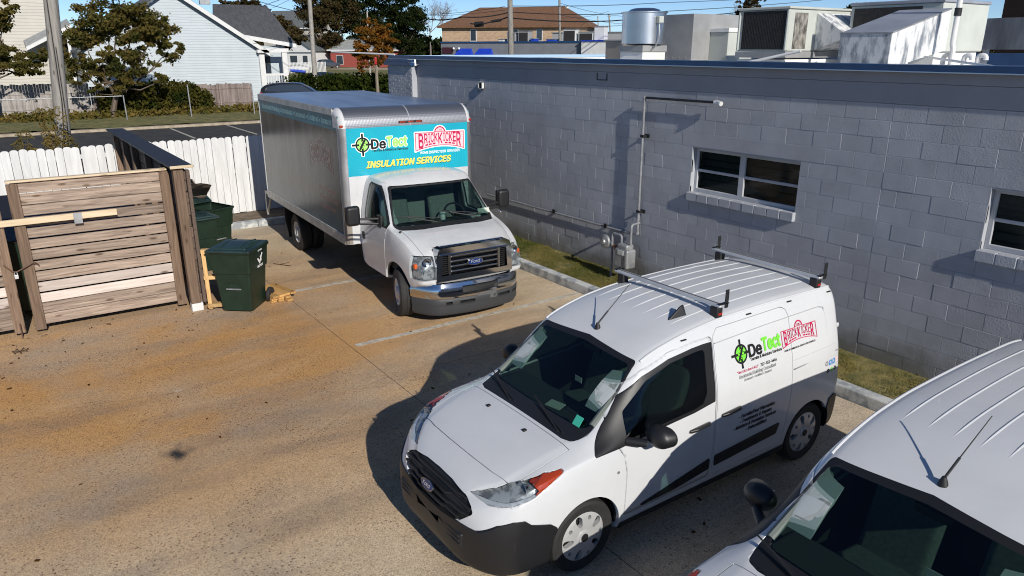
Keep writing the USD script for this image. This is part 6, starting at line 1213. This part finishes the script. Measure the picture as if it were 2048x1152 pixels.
# white picket fence, ranch house, brick house
a, b = on(568, 134, 122), on(655, 134, 128); nf = int(np.linalg.norm(b-a)/.26); wf = thing('picket_fence', 'low white picket fence in front of the far grey roofed house', 'fence', (a[0], a[1], 0)); d = (b-a)/np.linalg.norm(b-a)
part(wf, 'pickets', join(*[xf(bx(-.07, .07, -.02, .02, .0, 1.75), tr(*(d*.26*k*np.array([1, 1, 0]))) @ rot_z(math.atan2(d[1], d[0]))) for k in range(nf)]), M['whitepaint'], False, kind='stuff')
def gable_house(name, label, c, yaw, L, W, he, hr, wallm, roofm, wins=(), hip=0., fm='whitepaint'):
    """L along local x (ridge), W along local y; front faces -y"""
    h = thing(name, label, 'house', (c[0], c[1], 0), math.degrees(yaw)); part(h, 'wall', bx(-L/2, L/2, -W/2, W/2, 0, he), wallm, False)
    if not hip: part(h, 'gable', Manifold.hull_points(np.array([(x, y, he+.002) for x in (-L/2, L/2) for y in (-W/2, W/2)]+[(x, 0, hr-.1) for x in (-L/2, L/2)], np.float32)), wallm, False)
    for s in (-1, 1): part(h, 'roof', slab([(-L/2-.5, s*(W/2+.5), he-.05), (L/2+.5, s*(W/2+.5), he-.05), (L/2+.5-hip, 0, hr), (-L/2-.5+hip, 0, hr)], .18), roofm, False)
    if hip:
        for s in (-1, 1): part(h, 'roof', slab([(s*(L/2+.5), -W/2-.5, he-.05), (s*(L/2+.5), W/2+.5, he-.05), (s*(L/2+.5-hip), 0, hr)], .18), roofm, False)
    part(h, 'fascia', join(bx(-L/2-.55, L/2+.55, -W/2-.58, -W/2-.51, he-.32, he-.03), bx(L/2+.51, L/2+.58, -W/2-.5, W/2+.5, he-.32, he-.03)), M[fm], False)
    for (side, p, z0, z1, w) in wins:
        q_ = bx(p-w/2, p+w/2, -W/2-.05, -W/2-.02, z0, z1) if side == 'f' else bx(L/2+.02, L/2+.05, p-w/2, p+w/2, z0, z1)
        f_ = bx(p-w/2-.1, p+w/2+.1, -W/2-.018, -W/2-.001, z0-.1, z1+.1) if side == 'f' else bx(L/2+.001, L/2+.018, p-w/2-.1, p+w/2+.1, z0-.1, z1+.1)
        wn = part(h, 'window', f_, M['whitepaint'], False); part(wn, 'pane', q_, M['winblue'], False)
    return h
q = on(618, 130, 168); gable_house('house', 'low white house with a grey gable roof behind the white picket fence', q, math.radians(-55), 11, 10, 3.6, 6.9, M['whitepaint'], M['shinglegrey'], (('f', -3, 1, 2.6, 1.6), ('f', 1.2, .2, 2.4, 1.2), ('r', 0, .8, 2.4, 1.8), ('r', 3, .8, 2.4, 1.2)))
q = on(742, 128, 166); M['redbrick'] = mat('redbrick', (.30, .065, .05), .85, var=.12, scale=6); gable_house('house', 'red painted brick house with a pale grey roof right of the dark car', q, math.radians(35), 15, 9, 3.7, 6.2, M['redbrick'], M['shinglelight'], (('f', -5.2, .6, 2.4, 1.6), ('f', 3, 1., 2.4, 1.6)), 3.)
q = on(600, 120, 200); gable_house('house', 'tall cream gabled house behind the far grey roofed house', q, math.radians(35), 14, 11, 9, 13.5, M['sidingcream'], M['shinglegrey'], (('r', 0, 4, 6, 1.2),))
M['brickbeige'] = usdkit.material(stage, '/World/Looks/brickbeige', {'g': ('texture_coordinate', {}), 'm': ('mapping', dict(rotation=(1.5708, 0, 0))), 'b': ('brick_texture', dict(scale=1., brick_width=.42, row_height=.2, mortar_size=.015, color1=(.44, .30, .19), color2=(.34, .22, .135), mortar=(.42, .34, .26))), 'p': ('principled_bsdf', dict(roughness=.85))}, [('g.object', 'm.vector'), ('m.vector', 'b.vector'), ('b.color', 'p.base_color')], surface='p.BSDF')
ca = on(905, 95, 104); ca2 = on(1150, 95, 100); cen = (ca+ca2)/2; yw = math.atan2((ca2-ca)[1], (ca2-ca)[0]); Lx = np.linalg.norm((ca2-ca)[:2])+3
ap = gable_house('apartment_block', 'two storey tan brick block with a brown hipped roof beyond the store', cen+np.array([-math.sin(yw), math.cos(yw), 0])*5.5, yw, Lx, 11, 7.0, 9.6, M['brickbeige'], M['shinglebrown'], [('f', x, z, z+1.4, .75) for x in (-Lx/2+4.6, -Lx/2+10.6, -Lx/2+14, -Lx/2+18) if x < Lx/2-1 for z in (1.2, 5.0)], 4.5, 'shinglebrown')
M['storegrey'] = mat('storegrey', (.17, .18, .20), .7, var=.08, scale=2); M['awning'] = mat('awning', (.006, .04, .42), .6)
sa, sb_ = on(882, 96, 66), on(1166, 96, 60); sc_ = (sa+sb_)/2; sy = math.atan2((sb_-sa)[1], (sb_-sa)[0]); SL = np.linalg.norm((sb_-sa)[:2])
st = thing('store', 'low grey painted store with two blue sloped awnings behind the block building', 'store', (sc_[0]-math.sin(sy)*4, sc_[1]+math.cos(sy)*4, 0), math.degrees(sy)); zs = on(1000, 86, 63)[2]
part(st, 'wall', bx(-SL/2, SL/2, -4, 4, 0, zs), M['storegrey'], False); part(st, 'roof_edge', bx(-SL/2-.05, SL/2+.05, -4.06, 4.05, zs+.002, zs+.14), M['navy'], False); part(st, 'side_block', bx(SL/2+.002, SL/2+2.6, -4.4, 4, 0, zs+.1), M['whitepaint'], False); part(st, 'side_block_edge', bx(SL/2-.0, SL/2+2.7, -4.5, 4, zs+.103, zs+.2), M['awning'], False)
for x in (-SL/2+2.55, -SL/2+4.55): part(st, 'awning', Manifold.hull_points(np.array([(x+a_*.62, -4.002, zs-.45) for a_ in (-1, 1)]+[(x+a_*.95, -5.0, zs-1.35) for a_ in (-1, 1)]+[(x+a_*.95, -4.002, zs-1.35) for a_ in (-1, 1)], np.float32)), M['awning'], False)
part(st, 'sign', bx(-SL/2+.15, -SL/2+1.25, -4.08, -4.003, zs-.85, zs-.35), mat_once('signmaroon', (.05, .012, .02)), False)
for x in (-SL/2+1.45, -SL/2+2.0): part(st, 'wall_lamp', Manifold.sphere(.10, 12).translate((x, -4.2, zs-.45)), M['white'])
for k, (x, w_, h_) in enumerate(((-1.6, .5, .35), (-.6, .8, .9), (.6, 1.0, 1.0), (1.5, .4, .4), (4.9, 1.2, 1.1), (6.4, 1.3, .9), (7.6, .9, 1.3), (3.2, .8, .35))):
    u_ = thing('rooftop_unit', ('small white vent cap on the store roof, left of the pole', 'grey condenser on the store roof just left of the pole', 'larger grey condenser on the store roof behind the pole', 'small blue capped vent on the store roof right of the pole', 'white cooling unit on the store roof near the brown pole', 'silver cooling unit on the store roof right of the brown pole', 'tall white fan housing on the store roof farthest right', 'low blue capped vent on the store roof before the brown pole')[k], 'rooftop unit', (sc_[0]-math.sin(sy)*2+math.cos(sy)*x, sc_[1]+math.cos(sy)*2+math.sin(sy)*x, zs), math.degrees(sy))
    part(u_, 'housing', cbox(-w_/2, w_/2, -.4, .4, .0, h_-.08, .02), (M['whitepaint'], M['hvacgrey'], M['hvacgrey'], M['awning'], M['whitepaint'], M['hvacbeige'], M['whitepaint'], M['awning'])[k], False); part(u_, 'cover', cbox(-w_/2-.04, w_/2+.04, -.44, .44, h_-.077, h_, .02), M['galv'], False)
    if k in (1, 2, 4, 5): part(u_, 'grille', bx(-w_/2+.08, w_/2-.08, -.408, -.402, .1, h_-.15), M['coil'], False)
q = on(1215, 85, 95); lb = thing('warehouse', 'long low grey building in the distance left of the silver fan', 'building', (q[0], q[1], 0), math.degrees(sy)); part(lb, 'wall', bx(-6, 30, -4, 4, 0, on(1215, 67, 95)[2]), mat_once('warehouse', (.33, .33, .34)), False); part(lb, 'roof_edge', bx(-6.1, 30.1, -4.1, 4.1, on(1215, 67, 95)[2]+.002, on(1215, 65, 95)[2]), M['galv'], False)
q = on(2060, 40, 40); db = thing('brick_building', 'dark brown brick building at the upper right picture corner', 'building', (q[0], q[1], 0), 0); e_ = on(1967, 40, 40)
M['darkbrick'] = mat('darkbrick', (.022, .011, .008), .9, var=.3, scale=4, stretch=(1, 1, 3)); part(db, 'wall', bx(e_[0]-q[0], 14, 0, 9, 0, 9), M['darkbrick'], False); part(db, 'roof_edge', bx(e_[0]-q[0]-.1, 14.1, -.1, 9.1, 9.002, 9.2), M['galv'], False)
# trees
def T(px, py, D, r): return (tuple(on(px, py, D)), r)
def big(label, px, D, clumps, lm, size, n, tr_=.3, **k): b = on(px, 120, D); return tree('background_tree', label, (b[0], b[1], 0), 12, [T(a, c, D+R.uniform(-2, 2), r) for a, c, r in clumps], LM[lm], size, n, tr_, **k)
big('tall dark evergreen left of the group behind the grey roofed house', 640, 165, [(640, 20, 4.5), (615, 35, 3.2), (660, 60, 4.2), (640, -20, 5), (605, 5, 2.5), (680, 25, 4), (650, 85, 3)], 'brown', .18, 26000)
big('tall dark evergreen in the middle of the group behind the red house', 725, 168, [(725, 30, 5.2), (700, 70, 4.6), (750, 70, 4.6), (720, -15, 5.5), (760, 20, 4.6), (690, 20, 4.4)], 'dark', .18, 28000)
big('tall dark evergreen at the right of the group beside the brown roof', 810, 160, [(815, 15, 4.2), (800, 50, 4.6), (825, 70, 3.8), (790, 85, 4.6), (810, -20, 4.5), (840, 40, 2.2), (770, 55, 4.2), (815, 98, 3.2)], 'dark', .18, 32000)
big('brown bushy tree between the blue house and the cream gable', 565, 90, [(562, 52, 1.3), (575, 64, 1.5), (590, 72, 1.2), (565, 80, 1.5), (552, 40, .9), (600, 78, .9)], 'brown', .14, 8000, .15)
big('small bare brown tree above the grey shingled roof', 480, 120, [(480, 10, 1.3), (455, 8, 1.1), (508, 14, 1.1), (528, 22, .8)], 'brown', .2, 2200, .12)
b = flat(755, 178); bt = on(755, 178, 52)
tree('maple_tree', 'small orange and gold autumn tree beside the end of the block building', (bt[0], bt[1], 0), 5, [T(750, 70, 52, 1.1), T(735, 95, 52, .9), T(775, 95, 52, .75), T(725, 110, 52, .75), T(745, 48, 52, .55), T(765, 62, 52, .8), T(715, 90, 52, .35), T(785, 80, 52, .45), T(730, 128, 52, .6), T(765, 118, 52, .7)], LM['fire'], .075, 9000, .13, barkc=(.16, .13, .09), spread=.6)
big('dark shrub tree poking up behind the grey roof cabinet', 1490, 70, [(1490, 15, .9), (1478, 35, .9), (1505, 8, .9), (1495, 45, .9), (1515, -5, .9)], 'brown', .12, 1500, .1)
big('low dark tree line showing between the two rooftop units', 1722, 130, [(1712, 22, 1.8), (1725, 28, 1.8), (1740, 25, 1.8), (1700, 25, 1.5)], 'dark', .25, 1600, .2)
def bare(label, px, D, h):
    b = on(px, 60, D); t = thing('bare_tree', label, 'tree', (b[0], b[1], 0)); tw_ = []
    def grow(p, d, l, r, k):
        e = p+d*l; tw_.append(tube([p, (p+e)/2+R.normal(0, l*.04, 3), e], [r, r*.8, r*.6], 5, False))
        if k: [grow(e, (lambda v: v/np.linalg.norm(v))(d+R.normal(0, .42, 3)+[0, 0, .12]), l*R.uniform(.62, .85), r*.62, k-1) for _ in range(3 if k > 2 else 2)]
    grow(np.array([0, 0, h*.32]), np.array([0, 0, 1.]), h*.2, h*.012, 6); part(t, 'branches', join(*tw_), mat_once('baregrey', (.16, .13, .12)), False, kind='stuff'); part(t, 'trunk', tube([(0, 0, 0), (0, 0, h*.33)], [h*.018, h*.013], 8), mat_once('baregrey', (.16, .13, .12)))
bare('bare grey tree above the left end of the brown roof', 885, 150, 14.5); bare('second bare tree right of the dark evergreens', 860, 165, 14); bare('thin bare tree behind the grey roof cabinet', 1478, 85, 9.5)
aw = thing('flag_arm', 'thin white pole sticking out level from the corner of the blue roof edge', 'pole', (-13.36, .1, 3.87)); part(aw, 'pole', tube([(0, 0, 0), (-2.4, -.75, .06)], .022, 8), M['whitepaint'])
sg = thing('distant_sign', 'small red sign hanging at the corner of the brick wing', 'sign', on(751, 122, 30)); part(sg, 'sign', rbox(-.06, .06, -.06, .06, -.16, .16, .05), M['redlens'])
# far tree line closing the horizon
for k, (a0, a1, D, hh, lm) in enumerate(((-900, 620, 230, 9, 'brown'), (560, 1350, 260, 7, 'dark'), (1250, 2700, 240, 7.5, 'brown'))):
    n = 5000; px_ = R.uniform(a0, a1, n); base_ = np.array([on(p_, 90, D) for p_ in px_]); bump_ = meshkit.fbm(np.stack([px_*.02, 0*px_, 0*px_], -1), 3, k); base_[:, 2] = R.uniform(0, 1, n)*hh*(.55+.8*bump_)
    bulk('distant_woods', ('brown distant wood on the left horizon', 'dark distant wood behind the brown roofed block', 'brown distant wood on the right horizon')[k], 'wood', base_+R.normal(0, 3, (n, 3))*[1, 1, 0], LM[lm], 1.1)
